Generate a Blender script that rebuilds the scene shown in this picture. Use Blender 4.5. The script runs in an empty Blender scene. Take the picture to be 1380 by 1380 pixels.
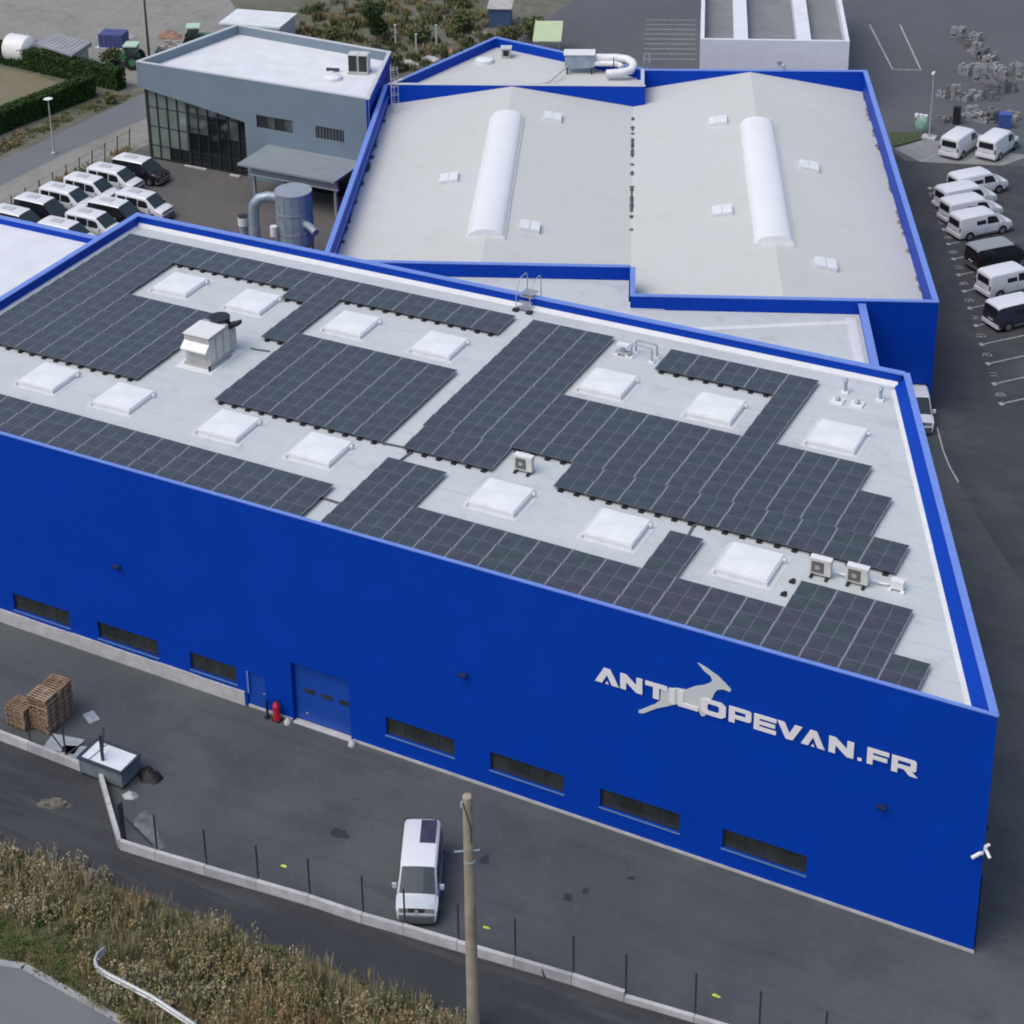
import bpy, math, random
from mathutils import Vector, Matrix
random.seed(7)
PI = math.pi
R_ = math.radians
SC = bpy.context.scene
COL = SC.collection

# ------------------------------------------------------------------ camera
def make_camera():
    f, ppx, ppy, size = 2637.655, 503.882, 258.930, 1380.0
    pitch, yaw, roll = R_(22.94128), R_(-30.65783), R_(-2.37861)
    w = Vector((math.sin(yaw) * math.cos(pitch), math.cos(yaw) * math.cos(pitch), -math.sin(pitch)))
    r = Vector((math.cos(yaw), -math.sin(yaw), 0))
    u = r.cross(w)
    r2 = r * math.cos(roll) + u * math.sin(roll)
    u2 = u * math.cos(roll) - r * math.sin(roll)
    cam = bpy.data.cameras.new('camera')
    cam.sensor_width = 36
    cam.lens = f / size * 36
    cam.shift_x = (size / 2 - ppx) / size
    cam.shift_y = -(size / 2 - ppy) / size
    cam.clip_start = 1
    cam.clip_end = 3000
    o = bpy.data.objects.new('camera', cam)
    COL.objects.link(o)
    o.matrix_world = Matrix(((r2.x, u2.x, -w.x, 11.948), (r2.y, u2.y, -w.y, -68.448), (r2.z, u2.z, -w.z, 64.503), (0, 0, 0, 1)))
    SC.camera = o
make_camera()

# ------------------------------------------------------------------ light
SUN_EL, SUN_AZ = R_(60), R_(208)      # azimuth clockwise from +Y
world = bpy.data.worlds.new('World')
SC.world = world
world.use_nodes = True
nt = world.node_tree
nt.nodes.clear()
sky = nt.nodes.new('ShaderNodeTexSky')
sky.sky_type = 'NISHITA'
sky.sun_disc = False
sky.sun_elevation = SUN_EL
sky.sun_rotation = SUN_AZ
sky.air_density = 1.0
sky.dust_density = 4.0
sky.ozone_density = 1.2
bg = nt.nodes.new('ShaderNodeBackground')
bg.inputs['Strength'].default_value = 0.15
wo = nt.nodes.new('ShaderNodeOutputWorld')
nt.links.new(sky.outputs[0], bg.inputs['Color'])
nt.links.new(bg.outputs[0], wo.inputs['Surface'])
sl = bpy.data.lights.new('sun', 'SUN')
sl.energy = 0.75
sl.angle = R_(45)
sl.color = (1.0, 0.97, 0.93)
so = bpy.data.objects.new('sun', sl)
COL.objects.link(so)
dirv = Vector((math.sin(SUN_AZ) * math.cos(SUN_EL), math.cos(SUN_AZ) * math.cos(SUN_EL), math.sin(SUN_EL)))
so.rotation_euler = dirv.to_track_quat('Z', 'Y').to_euler()
so.location = (0, 0, 90)
vs = SC.view_settings
vs.view_transform = 'Standard'
vs.look = 'None'
vs.exposure = 0.15
vs.gamma = 1.0
vs.use_curve_mapping = False
SC.cycles.filter_width = 1.9
SC.cycles.max_bounces = 6

# ------------------------------------------------------------------ materials
MATS = {}
def mat(name, col, rough=0.6, var=0.0, scale=2.0, spec=0.5, metal=0.0, bump=0.0, bscale=40.0, coat=0.0, col2=None, lo=0.35, hi=0.65, detail=6.0):
    if name in MATS:
        return MATS[name]
    m = bpy.data.materials.new(name)
    m.use_nodes = True
    t = m.node_tree
    b = t.nodes['Principled BSDF']
    b.inputs['Base Color'].default_value = (*col, 1)
    b.inputs['Roughness'].default_value = rough
    b.inputs['Specular IOR Level'].default_value = spec
    b.inputs['Metallic'].default_value = metal
    b.inputs['Coat Weight'].default_value = coat
    if var or col2 or bump:
        tc = t.nodes.new('ShaderNodeTexCoord')
    if var or col2:
        n = t.nodes.new('ShaderNodeTexNoise')
        n.inputs['Scale'].default_value = scale
        n.inputs['Detail'].default_value = detail
        n.inputs['Roughness'].default_value = 0.6
        t.links.new(tc.outputs['Object'], n.inputs['Vector'])
        rp = t.nodes.new('ShaderNodeValToRGB')
        a = col if col2 else tuple(c * (1 - var) for c in col)
        c2 = col2 if col2 else tuple(min(1, c * (1 + var)) for c in col)
        rp.color_ramp.elements[0].color = (*a, 1)
        rp.color_ramp.elements[1].color = (*c2, 1)
        rp.color_ramp.elements[0].position = lo
        rp.color_ramp.elements[1].position = hi
        t.links.new(n.outputs['Fac'], rp.inputs['Fac'])
        t.links.new(rp.outputs['Color'], b.inputs['Base Color'])
    if bump:
        n2 = t.nodes.new('ShaderNodeTexNoise')
        n2.inputs['Scale'].default_value = bscale
        n2.inputs['Detail'].default_value = 4
        t.links.new(tc.outputs['Object'], n2.inputs['Vector'])
        bp = t.nodes.new('ShaderNodeBump')
        bp.inputs['Strength'].default_value = bump
        bp.inputs['Distance'].default_value = 0.02
        t.links.new(n2.outputs['Fac'], bp.inputs['Height'])
        t.links.new(bp.outputs['Normal'], b.inputs['Normal'])
    MATS[name] = m
    return m

def layered(name, base, layers, rough=0.85, bump=0.15, spec=0.3):
    """base colour mixed with noise layers (scale, colour, lo, hi, amount)"""
    m = bpy.data.materials.new(name)
    m.use_nodes = True
    t = m.node_tree
    b = t.nodes['Principled BSDF']
    b.inputs['Roughness'].default_value = rough
    b.inputs['Specular IOR Level'].default_value = spec
    tc = t.nodes.new('ShaderNodeTexCoord')
    prev = None
    for i, L_ in enumerate(layers):
        sc_, c, lo, hi, amt = L_[:5]
        n = t.nodes.new('ShaderNodeTexNoise')
        n.inputs['Scale'].default_value = sc_
        n.inputs['Detail'].default_value = 7
        n.inputs['Roughness'].default_value = 0.62
        mp = t.nodes.new('ShaderNodeMapping')
        mp.inputs['Location'].default_value = (i * 13.7, i * 5.1, i * 3.3)
        if len(L_) > 5:
            mp.inputs['Rotation'].default_value = (0, 0, -L_[5])
            mp.inputs['Scale'].default_value = (0.12, 1, 1)
        t.links.new(tc.outputs['Object'], mp.inputs['Vector'])
        t.links.new(mp.outputs['Vector'], n.inputs['Vector'])
        mr = t.nodes.new('ShaderNodeMapRange')
        mr.inputs['From Min'].default_value = lo
        mr.inputs['From Max'].default_value = hi
        mr.inputs['To Max'].default_value = amt
        t.links.new(n.outputs['Fac'], mr.inputs['Value'])
        mx = t.nodes.new('ShaderNodeMix')
        mx.data_type = 'RGBA'
        t.links.new(mr.outputs['Result'], mx.inputs['Factor'])
        if prev is None:
            mx.inputs['A'].default_value = (*base, 1)
        else:
            t.links.new(prev, mx.inputs['A'])
        mx.inputs['B'].default_value = (*c, 1)
        prev = mx.outputs['Result']
    t.links.new(prev, b.inputs['Base Color'])
    if bump:
        n2 = t.nodes.new('ShaderNodeTexNoise')
        n2.inputs['Scale'].default_value = 30
        t.links.new(tc.outputs['Object'], n2.inputs['Vector'])
        bp = t.nodes.new('ShaderNodeBump')
        bp.inputs['Strength'].default_value = bump
        bp.inputs['Distance'].default_value = 0.02
        t.links.new(n2.outputs['Fac'], bp.inputs['Height'])
        t.links.new(bp.outputs['Normal'], b.inputs['Normal'])
    MATS[name] = m
    return m

BLUE = (0.0005, 0.046, 0.40)
blue = mat('blue cladding', BLUE, 0.5, var=0.04, scale=0.35, spec=0.12)
blue_trim = mat('blue coping painted sheen', (0.16, 0.27, 0.70), 0.30, var=0.06, scale=1.5, spec=0.7)  # wall blue made paler: glossy sky reflection painted into the base colour
blue_door = mat('blue door', (0.006, 0.062, 0.37), 0.40, var=0.05, scale=1.0)
dark_blue = mat('dark blue lamp', (0.004, 0.012, 0.07), 0.5)
membrane = layered('grey roof membrane', (0.54, 0.585, 0.60), [(0.12, (0.49, 0.54, 0.54), 0.4, 0.65, 0.8), (1.1, (0.44, 0.46, 0.48), 0.52, 0.72, 0.5), (6.0, (0.60, 0.61, 0.62), 0.55, 0.7, 0.35), (0.7, (0.40, 0.43, 0.44), 0.585, 0.66, 0.5), (0.5, (0.43, 0.46, 0.47), 0.55, 0.66, 0.45, 1.2)], rough=0.7, bump=0.05)
membrane_warm = layered('warm grey roof membrane', (0.555, 0.575, 0.545), [(0.1, (0.57, 0.595, 0.585), 0.4, 0.65, 0.8), (0.5, (0.50, 0.50, 0.45), 0.52, 0.75, 0.5), (4.0, (0.55, 0.55, 0.54), 0.5, 0.7, 0.4)], rough=0.65, bump=0.05)
membrane_white = mat('white roof membrane', (0.70, 0.73, 0.76), 0.65, var=0.06, scale=0.5)
upstand = mat('pale membrane upstand', (0.66, 0.68, 0.70), 0.7, var=0.05, scale=1.2)
concrete = mat('pale concrete', (0.47, 0.47, 0.47), 0.85, var=0.14, scale=1.4, bump=0.2)
concrete2 = mat('weathered concrete', (0.42, 0.42, 0.43), 0.85, var=0.2, scale=0.9, bump=0.2)
asphalt = layered('yard asphalt', (0.068, 0.078, 0.084), [(0.09, (0.10, 0.110, 0.114), 0.42, 0.62, 0.85), (0.35, (0.052, 0.059, 0.065), 0.50, 0.70, 0.6), (0.5, (0.105, 0.112, 0.118), 0.52, 0.70, 0.45, 0.05), (0.8, (0.05, 0.055, 0.06), 0.54, 0.70, 0.5, 0.35), (1.6, (0.13, 0.13, 0.13), 0.58, 0.72, 0.35), (3.0, (0.035, 0.037, 0.042), 0.64, 0.72, 0.6), (25.0, (0.12, 0.12, 0.12), 0.55, 0.75, 0.4)], rough=0.85)
asphalt_dark = layered('lane asphalt', (0.037, 0.040, 0.045), [(0.12, (0.052, 0.056, 0.062), 0.42, 0.62, 0.8), (0.9, (0.036, 0.036, 0.042), 0.5, 0.7, 0.6), (1.1, (0.075, 0.079, 0.086), 0.5, 0.68, 0.7, 0.09), (25.0, (0.08, 0.08, 0.08), 0.55, 0.75, 0.4)], rough=0.85)
asphalt_far = layered('storage yard asphalt', (0.108, 0.117, 0.13), [(0.06, (0.09, 0.098, 0.11), 0.42, 0.62, 0.8), (0.6, (0.12, 0.125, 0.13), 0.5, 0.7, 0.5), (20.0, (0.14, 0.14, 0.14), 0.55, 0.75, 0.3)], rough=0.85)
asphalt_park = layered('car park asphalt', (0.056, 0.060, 0.066), [(0.15, (0.082, 0.088, 0.094), 0.45, 0.65, 0.9), (0.8, (0.045, 0.045, 0.048), 0.5, 0.7, 0.6), (0.7, (0.09, 0.095, 0.10), 0.52, 0.7, 0.5, 1.95), (20.0, (0.09, 0.09, 0.09), 0.55, 0.75, 0.4)], rough=0.85)
asphalt_left = layered('van park asphalt', (0.125, 0.118, 0.112), [(0.1, (0.10, 0.10, 0.10), 0.4, 0.65, 0.8), (1.0, (0.15, 0.145, 0.14), 0.5, 0.7, 0.5)], rough=0.85)
road_grey = layered('road surface', (0.17, 0.18, 0.19), [(0.1, (0.14, 0.15, 0.165), 0.4, 0.65, 0.8), (2.0, (0.2, 0.2, 0.2), 0.5, 0.7, 0.4)], rough=0.85)
gravel = layered('gravel ground', (0.26, 0.255, 0.235), [(0.25, (0.20, 0.21, 0.18), 0.45, 0.65, 0.8), (2.5, (0.34, 0.33, 0.31), 0.5, 0.68, 0.6), (0.7, (0.15, 0.16, 0.11), 0.55, 0.7, 0.6)], rough=0.9)
earth = layered('rough ground', (0.15, 0.15, 0.125), [(0.12, (0.095, 0.11, 0.065), 0.42, 0.6, 0.9), (0.5, (0.22, 0.20, 0.17), 0.5, 0.68, 0.7), (3.0, (0.10, 0.10, 0.085), 0.5, 0.7, 0.5)], rough=0.95)
field_m = layered('stubble field', (0.20, 0.17, 0.12), [(0.2, (0.15, 0.17, 0.07), 0.45, 0.62, 0.8), (2.0, (0.24, 0.21, 0.15), 0.5, 0.7, 0.5)], rough=0.95)
verge_soil = layered('verge soil', (0.10, 0.10, 0.05), [(0.5, (0.16, 0.12, 0.06), 0.45, 0.62, 0.9), (4.0, (0.05, 0.055, 0.025), 0.5, 0.7, 0.6)], rough=0.95)
white_paint = mat('white road paint', (0.36, 0.37, 0.38), 0.85, var=0.35, scale=3)
yellow_paint = mat('yellow green spray paint', (0.50, 0.60, 0.06), 0.8, var=0.2, scale=5)
glass_dark = mat('dark window glass', (0.028, 0.033, 0.034), 0.08, spec=0.6, var=0.3, scale=0.8)
glass_green = mat('greenish glass', (0.17, 0.21, 0.19), 0.12, spec=0.6, var=0.15, scale=0.6)
glass_black = mat('black glass', (0.012, 0.016, 0.018), 0.06, spec=0.6)
glass_mid = mat('grey green glass', (0.07, 0.09, 0.085), 0.1, spec=0.6, var=0.4, scale=0.9)
frame_dark = mat('dark frame', (0.025, 0.03, 0.035), 0.45)
alu = mat('aluminium', (0.50, 0.52, 0.54), 0.4, metal=0.6, var=0.1, scale=3)
galv = mat('galvanised steel', (0.34, 0.41, 0.47), 0.42, metal=0.35, var=0.18, scale=1.5)
white_plastic = mat('white plastic dome', (0.76, 0.79, 0.80), 0.3, var=0.06, scale=0.9)
white_metal = mat('white painted metal', (0.74, 0.75, 0.74), 0.4, var=0.06, scale=2)
cream_metal = mat('cream casing', (0.60, 0.60, 0.56), 0.5, var=0.1, scale=2)
hvac_grey = mat('grey casing', (0.42, 0.42, 0.40), 0.5, var=0.15, scale=2)
black_m = mat('black rubber', (0.012, 0.013, 0.014), 0.6)
black_fan = mat('black fan housing', (0.018, 0.02, 0.022), 0.35)
grey_clad = mat('grey cladding', (0.175, 0.235, 0.285), 0.5, var=0.04, scale=0.5)
grey_clad2 = mat('grey canopy', (0.24, 0.28, 0.31), 0.5, var=0.06, scale=0.6)
coping_grey = mat('pale grey coping', (0.55, 0.57, 0.60), 0.35)
letter_white = mat('white sign letter', (0.80, 0.80, 0.82), 0.4)
letter_grey = mat('pale grey emblem', (0.60, 0.645, 0.65), 0.4)
wood = mat('weathered wood', (0.30, 0.22, 0.15), 0.85, var=0.35, scale=3)
wood2 = mat('brown wood', (0.22, 0.145, 0.09), 0.85, var=0.35, scale=3)
pole_m = mat('pole timber', (0.33, 0.285, 0.215), 0.85, var=0.22, scale=1.2, bump=0.3)
red_m = mat('red cover', (0.55, 0.015, 0.03), 0.35)
pv = [mat('solar glass a', (0.050, 0.058, 0.070), 0.18, var=0.22, scale=1.4, spec=1.0),
      mat('solar glass b', (0.053, 0.054, 0.070), 0.18, var=0.22, scale=1.4, spec=1.0),
      mat('solar glass c', (0.048, 0.061, 0.067), 0.18, var=0.22, scale=1.4, spec=1.0)]
pv_edge = mat('solar frame edge', (0.36, 0.37, 0.40), 0.4)
pv_frame = mat('solar frame', (0.02, 0.021, 0.024), 0.4)
pv_line = mat('solar half cell line', (0.17, 0.18, 0.20), 0.35)

# ------------------------------------------------------------------ mesh builder
class MB:
    def __init__(s):
        s.v = []; s.f = []; s.m = []
    def quad(s, pts, mi=0):
        n = len(s.v)
        s.v += [tuple(p) for p in pts]
        s.f.append(tuple(range(n, n + len(pts))))
        s.m.append(mi)
        return s
    def box(s, x0, x1, y0, y1, z0, z1, mi=0, bottom=True):
        n = len(s.v)
        s.v += [(x0, y0, z0), (x1, y0, z0), (x1, y1, z0), (x0, y1, z0), (x0, y0, z1), (x1, y0, z1), (x1, y1, z1), (x0, y1, z1)]
        fs = [(4, 5, 6, 7), (0, 1, 5, 4), (1, 2, 6, 5), (2, 3, 7, 6), (3, 0, 4, 7)]
        if bottom:
            fs.append((3, 2, 1, 0))
        for f in fs:
            s.f.append(tuple(n + i for i in f)); s.m.append(mi)
        return s
    def prism(s, poly, z0, z1, mi=0, top=True, bottom=True):
        """vertical prism over ccw polygon; z1 may be a list"""
        k = len(poly); n = len(s.v)
        zt = z1 if isinstance(z1, (list, tuple)) else [z1] * k
        zb = z0 if isinstance(z0, (list, tuple)) else [z0] * k
        s.v += [(p[0], p[1], zb[i]) for i, p in enumerate(poly)] + [(p[0], p[1], zt[i]) for i, p in enumerate(poly)]
        for i in range(k):
            j = (i + 1) % k
            s.f.append((n + i, n + j, n + k + j, n + k + i)); s.m.append(mi)
        if top:
            s.f.append(tuple(n + k + i for i in range(k))); s.m.append(mi)
        if bottom:
            s.f.append(tuple(n + i for i in reversed(range(k)))); s.m.append(mi)
        return s
    def seg(s, p, q, t, z0, z1, mi=0, side=0.0):
        """wall along p->q, thickness t, side -1 right .. +1 left of direction"""
        d = Vector((q[0] - p[0], q[1] - p[1])); d.normalize()
        nrm = Vector((-d.y, d.x))
        a = nrm * (t * (side + 1) / 2); b = nrm * (t * (side - 1) / 2)
        poly = [(p[0] + b.x, p[1] + b.y), (q[0] + b.x, q[1] + b.y), (q[0] + a.x, q[1] + a.y), (p[0] + a.x, p[1] + a.y)]
        return s.prism(poly, z0, z1, mi)
    def cyl(s, p0, p1, r0, r1=None, n=10, mi=0, caps=True):
        r1 = r0 if r1 is None else r1
        p0 = Vector(p0); p1 = Vector(p1)
        ax = (p1 - p0).normalized()
        e = Vector((0, 0, 1)) if abs(ax.z) < 0.9 else Vector((1, 0, 0))
        a = ax.cross(e).normalized(); b = ax.cross(a)
        k = len(s.v)
        for p, r in ((p0, r0), (p1, r1)):
            for i in range(n):
                t = 2 * PI * i / n
                s.v.append(tuple(p + a * (r * math.cos(t)) + b * (r * math.sin(t))))
        for i in range(n):
            j = (i + 1) % n
            s.f.append((k + i, k + n + i, k + n + j, k + j)); s.m.append(mi)
        if caps:
            s.f.append(tuple(k + i for i in range(n))); s.m.append(mi)
            s.f.append(tuple(k + n + i for i in reversed(range(n)))); s.m.append(mi)
        return s
    def tube(s, pts, r, n=8, mi=0):
        """smooth pipe through points"""
        pts = [Vector(p) for p in pts]
        k0 = len(s.v)
        up = None
        for i, p in enumerate(pts):
            d = (pts[min(i + 1, len(pts) - 1)] - pts[max(i - 1, 0)]).normalized()
            if up is None:
                e = Vector((0, 0, 1)) if abs(d.z) < 0.9 else Vector((1, 0, 0))
                up = d.cross(e).normalized()
            a = (up - d * up.dot(d)).normalized(); up = a
            b = d.cross(a)
            for j in range(n):
                t = 2 * PI * j / n
                s.v.append(tuple(p + a * (r * math.cos(t)) + b * (r * math.sin(t))))
        for i in range(len(pts) - 1):
            for j in range(n):
                q = (j + 1) % n
                s.f.append((k0 + i * n + j, k0 + i * n + q, k0 + (i + 1) * n + q, k0 + (i + 1) * n + j)); s.m.append(mi)
        s.f.append(tuple(k0 + j for j in reversed(range(n)))); s.m.append(mi)
        e = k0 + (len(pts) - 1) * n
        s.f.append(tuple(e + j for j in range(n))); s.m.append(mi)
        return s
    def mesh(s, name, mats, smooth=0):
        me = bpy.data.meshes.new(name)
        used = sorted({i for f in s.f for i in f})
        if len(used) < len(s.v):
            ix = {o: k for k, o in enumerate(used)}
            s.v = [s.v[i] for i in used]
            s.f = [tuple(ix[i] for i in f) for f in s.f]
        me.from_pydata(s.v, [], s.f)
        for m in (mats if isinstance(mats, (list, tuple)) else [mats]):
            me.materials.append(m)
        me.polygons.foreach_set('material_index', s.m)
        if smooth:
            me.polygons.foreach_set('use_smooth', [True] * len(me.polygons))
            me.set_sharp_from_angle(angle=R_(smooth))
        me.update()
        return me
    def build(s, name, mats, parent=None, loc=(0, 0, 0), rz=0, smooth=0, **kw):
        return obj(name, s.mesh(name, mats, smooth), parent, loc, rz, **kw)

def tag(o, label=None, cat=None, group=None, kind=None):
    if label: o['label'] = label
    if cat: o['category'] = cat
    if group: o['group'] = group
    if kind: o['kind'] = kind
    return o
def obj(name, me, parent=None, loc=(0, 0, 0), rz=0, **kw):
    o = bpy.data.objects.new(name, me)
    COL.objects.link(o)
    o.location = loc
    o.rotation_euler = (0, 0, rz)
    if parent: o.parent = parent
    return tag(o, **kw) if kw else o
def thing(name, label, cat, loc=(0, 0, 0), rz=0, group=None):
    return tag(obj(name, None, None, loc, rz), label, cat, group)
def copy_tree(o, parent=None, children=None):
    c = o.copy()
    COL.objects.link(c)
    if parent: c.parent = parent
    for ch in KIDS.get(o.name, []) if children is None else children:
        copy_tree(ch, c)
    return c
KIDS = {}
def index_children(o):
    ch = [x for x in bpy.data.objects if x.parent == o]
    KIDS[o.name] = ch
    for x in ch:
        index_children(x)
def sheet(name, poly, z, m, kind='structure'):
    return tag(MB().quad([(x, y, z) for x, y in poly]).build(name, m), kind=kind)
def part_sheet(name, poly, z, m, parent):
    return MB().quad([(x, y, z) for x, y in poly]).build(name, m, parent)

H = 12.56            # main parapet top
RZ = 11.85           # main roof level
HR = R_(22.5)        # rotation of the rear halls
RC = (-14.25, 45.73)
def HL(a, b):        # rear hall coordinates (a leftwards, b backwards) -> world
    c, s_ = math.cos(HR), math.sin(HR)
    return (RC[0] - a * c - b * s_, RC[1] - a * s_ + b * c)

# ------------------------------------------------------------------ ground
ground = sheet('ground', [(-420, -160), (260, -160), (260, 460), (-420, 460)], -0.06, earth)
yard = sheet('yard', [(-64, -8.2), (-41.1, -8.2), (-37.2, -11.9), (-8, -9.15), (8, -7.6), (22, -2), (10, 9), (3, 18), (-3.5, 27.4), (-6.52, 31.77), (-8.24, 34.43), (-9.74, 36.91), (-11.32, 39.51), (-12.2, 41.28), (-13.3, 44.0), (-14, 46), (-16, 46), (-12, 27), (-1, 1), (-64, 1)], 0.0, asphalt)
lane = sheet('service_lane', [(-64, -15.6), (-38, -14.0), (-20, -13.6), (30, -10.5), (30, -6.0), (-8, -9.15), (-37.2, -11.9), (-41.1, -8.2), (-64, -8.2)], -0.012, asphalt_dark)
carpark = sheet('car_park', [(-16.5, 44), (-13.6, 39), (-4, 24), (9, 7), (21, -4), (40, 8), (36, 60), (5, 95), (-19.8, 90.2), (-27.6, 87.6), (-31, 91.5), (-36, 88), (-15.5, 47)], -0.02, asphalt_park)
stor = sheet('storage_yard', [(-31, 91.5), (-27.6, 87.6), (-19.8, 90.2), (5, 95), (40, 110), (40, 190), (-75, 190), (-72, 104), (-52, 84), (-36, 88)], -0.028, asphalt_far)
vanpark = sheet('van_park', [(-90.2, 40), (-63, 24), (-50, 30), (-64, 64), (-90.2, 62.5)], -0.024, asphalt_left)
strip = sheet('gravel_strip', [(-97.2, 30), (-90.2, 30), (-90.2, 62.5), (-88.0, 74), (-94.2, 74), (-95.6, 60)], -0.036, gravel)
road = sheet('road', [(-101.6, 30), (-97.2, 30), (-95.6, 60), (-93.4, 74), (-91, 90), (-96.3, 92), (-98.6, 74)], -0.032, road_grey)
field = sheet('field', [(-140, 40), (-104.2, 60), (-102.4, 72.3), (-112, 74.8), (-140, 76)], -0.04, field_m)
farm = sheet('farm_yard', [(-140, 79), (-104, 75.5), (-97, 78), (-96, 92), (-112, 108), (-150, 104)], -0.04, gravel)
roadb = sheet('lower_road', [(-60, -27), (-36.5, -19.65), (-28, -20.4), (-10, -30), (-60, -60)], -0.02, road_grey)
for p, q in (((-60, -27), (-36.5, -19.65)), ((-36.5, -19.65), (-28, -20.4)), ((-28, -20.4), (-10, -30))):
    MB().seg(p, q, 0.35, -0.016, -0.012, side=-1).build('road_edge', mat('pale road shoulder', (0.30, 0.31, 0.31), 0.9, var=0.15, scale=1.5), roadb)
bank = sheet('verge', [(-64, -25.5), (-36.5, -19.65), (-28, -20.4), (-10, -30), (20, -14), (30, -10.5), (-20, -13.6), (-38, -14.0), (-64, -15.6)], -0.03, verge_soil)
apron = sheet('concrete_apron', [(-29.3, 90.0), (-26.4, 87.9), (-20.0, 89.9), (-18.5, 93.0), (-26.0, 93.4), (-27.6, 92.9)], -0.008, mat('apron concrete', (0.25, 0.26, 0.26), 0.85, var=0.12, scale=0.8))
tag(MB().prism([(-30.6, 93.3), (-29.4, 90.2), (-27.7, 93.0), (-28.2, 94.4)], -0.05, 0.10).build('grass_island', mat('mown grass', (0.06, 0.085, 0.03), 0.95, var=0.3, scale=3)), kind='structure')

# painted lines belong to the car park
LE = [(-10.36, 48.95), (-11.42, 51.47), (-12.48, 54.13), (-13.56, 56.76), (-14.62, 59.45), (-15.70, 62.02), (-16.77, 64.62), (-17.82, 67.2), (-18.88, 69.8), (-19.93, 72.35), (-20.98, 74.9), (-22.04, 77.45), (-23.1, 80.0), (-24.16, 82.6)]
AZ = R_(41)
PD = (math.sin(AZ), math.cos(AZ))
SEG7 = {'0': 'abcdef', '1': 'bc', '2': 'abged', '3': 'abgcd', '4': 'fgbc', '5': 'afgcd', '6': 'afgedc', '7': 'abc', '8': 'abcdefg', '9': 'abcdfg'}
def digit(mb, ch, ox, t=0.075, w=0.30, h=0.62):
    bx = {'a': (0, w, h - t, h), 'd': (0, w, 0, t), 'g': (t, w - t, h / 2 - t / 2, h / 2 + t / 2),
          'f': (0, t, h / 2, h - t), 'b': (w - t, w, h / 2, h - t), 'e': (0, t, t, h / 2), 'c': (w - t, w, t, h / 2)}
    for c in SEG7[ch]:
        a, b, c0, d = bx[c]
        mb.quad([(ox + a, c0, 0), (ox + b, c0, 0), (ox + b, d, 0), (ox + a, d, 0)])
for i, (x, y) in enumerate(LE):
    mb = MB()
    L = 4.8
    mb.quad([(-0.06, 0.1, 0), (0.06, 0.1, 0), (0.06, L, 0), (-0.06, L, 0)])
    mb.quad([(-0.2, -0.2, 0), (0.2, -0.2, 0), (0.2, 0.1, 0), (-0.2, 0.1, 0)])
    mb.build('bay_line', white_paint, carpark, (x, y, 0.004), -AZ)
    if i:
        nx, ny = (LE[i][0] + LE[i - 1][0]) / 2 - 0.2, (LE[i][1] + LE[i - 1][1]) / 2 - 0.1
        mb = MB()
        s_ = str(9 + i)
        for k, ch in enumerate(s_):
            digit(mb, ch, -0.38 + k * 0.42)
        mb.build('bay_number', white_paint, carpark, (nx, ny, 0.004), R_(-67))
for p, q in [((-41.1, 122.29), (-35.17, 109.94)), ((-38.3, 123.49), (-32.68, 110.79)), ((-35.17, 109.94), (-32.68, 110.79)), ((-26.5, 88.0), (-25.2, 91.2)), ((-23.0, 89.1), (-22.1, 92.2))]:
    MB().seg(p, q, 0.16, 0.0, 0.004).build('painted_line', white_paint, stor, (0, 0, -0.022 if p[1] > 95 else 0.0))
for k in range(9):
    y0 = 104.6 + k * 1.45
    MB().seg((-53.4 - k * 0.56, y0 + 0.6), (-58.2 - k * 0.56, y0 - 1.3), 0.12, 0.0, 0.004).build('bay_line', white_paint, stor, (0, 0, -0.022))
# kerb between yard and car park
kb = MB()
kp = [(-13.3, 44.0), (-12.2, 41.28), (-11.32, 39.51), (-10.4, 38.0)]
kerb = tag(obj('kerb', None), kind='structure')
for a, b in zip(kp, kp[1:]):
    MB().seg(a, b, 0.10, -0.05, 0.05).build('kerb_stone', concrete2, kerb)
for x, y in [(-29.57, -9.26), (-19.41, -8.4), (-8.96, -7.42)]:
    m = MB()
    n = 9
    m.quad([(x + (0.10 + 0.1 * random.random()) * math.cos(2 * PI * k / n) * 1.3, y + (0.06 + 0.07 * random.random()) * math.sin(2 * PI * k / n), 0.006) for k in range(n)])
    m.build('spray_mark', yellow_paint, yard)
def blotch(cx, cy, rx, ry, z, m, name, parent, n=16, rot=0.0):
    pts = []
    for k in range(n):
        t = 2 * PI * k / n
        r = 0.75 + 0.5 * random.random()
        x, y = rx * r * math.cos(t), ry * r * math.sin(t)
        pts.append((cx + x * math.cos(rot) - y * math.sin(rot), cy + x * math.sin(rot) + y * math.cos(rot)))
    return part_sheet(name, pts, z, m, parent)
sandm = mat('spilt sand', (0.06, 0.06, 0.058), 0.95, scale=2.2, col2=(0.24, 0.215, 0.16), lo=0.40, hi=0.68)
stain = mat('oil stain', (0.030, 0.031, 0.034), 0.7, var=0.3, scale=3)
pale_stain = mat('pale cement stain', (0.085, 0.09, 0.095), 0.9, scale=1.3, col2=(0.19, 0.195, 0.19), lo=0.38, hi=0.65)
blotch(-42.0, -10.8, 0.75, 0.38, 0.004, sandm, 'sand_spill', lane, rot=0.5)
blotch(-41.2, -10.6, 0.25, 0.15, 0.004, sandm, 'sand_spill', lane)
blotch(-37.1, -9.9, 0.9, 0.42, 0.004, pale_stain, 'cement_stain', yard, rot=-0.8)
blotch(-36.1, -10.5, 1.0, 0.35, 0.008, pale_stain, 'cement_stain', yard, rot=-0.6)
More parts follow.
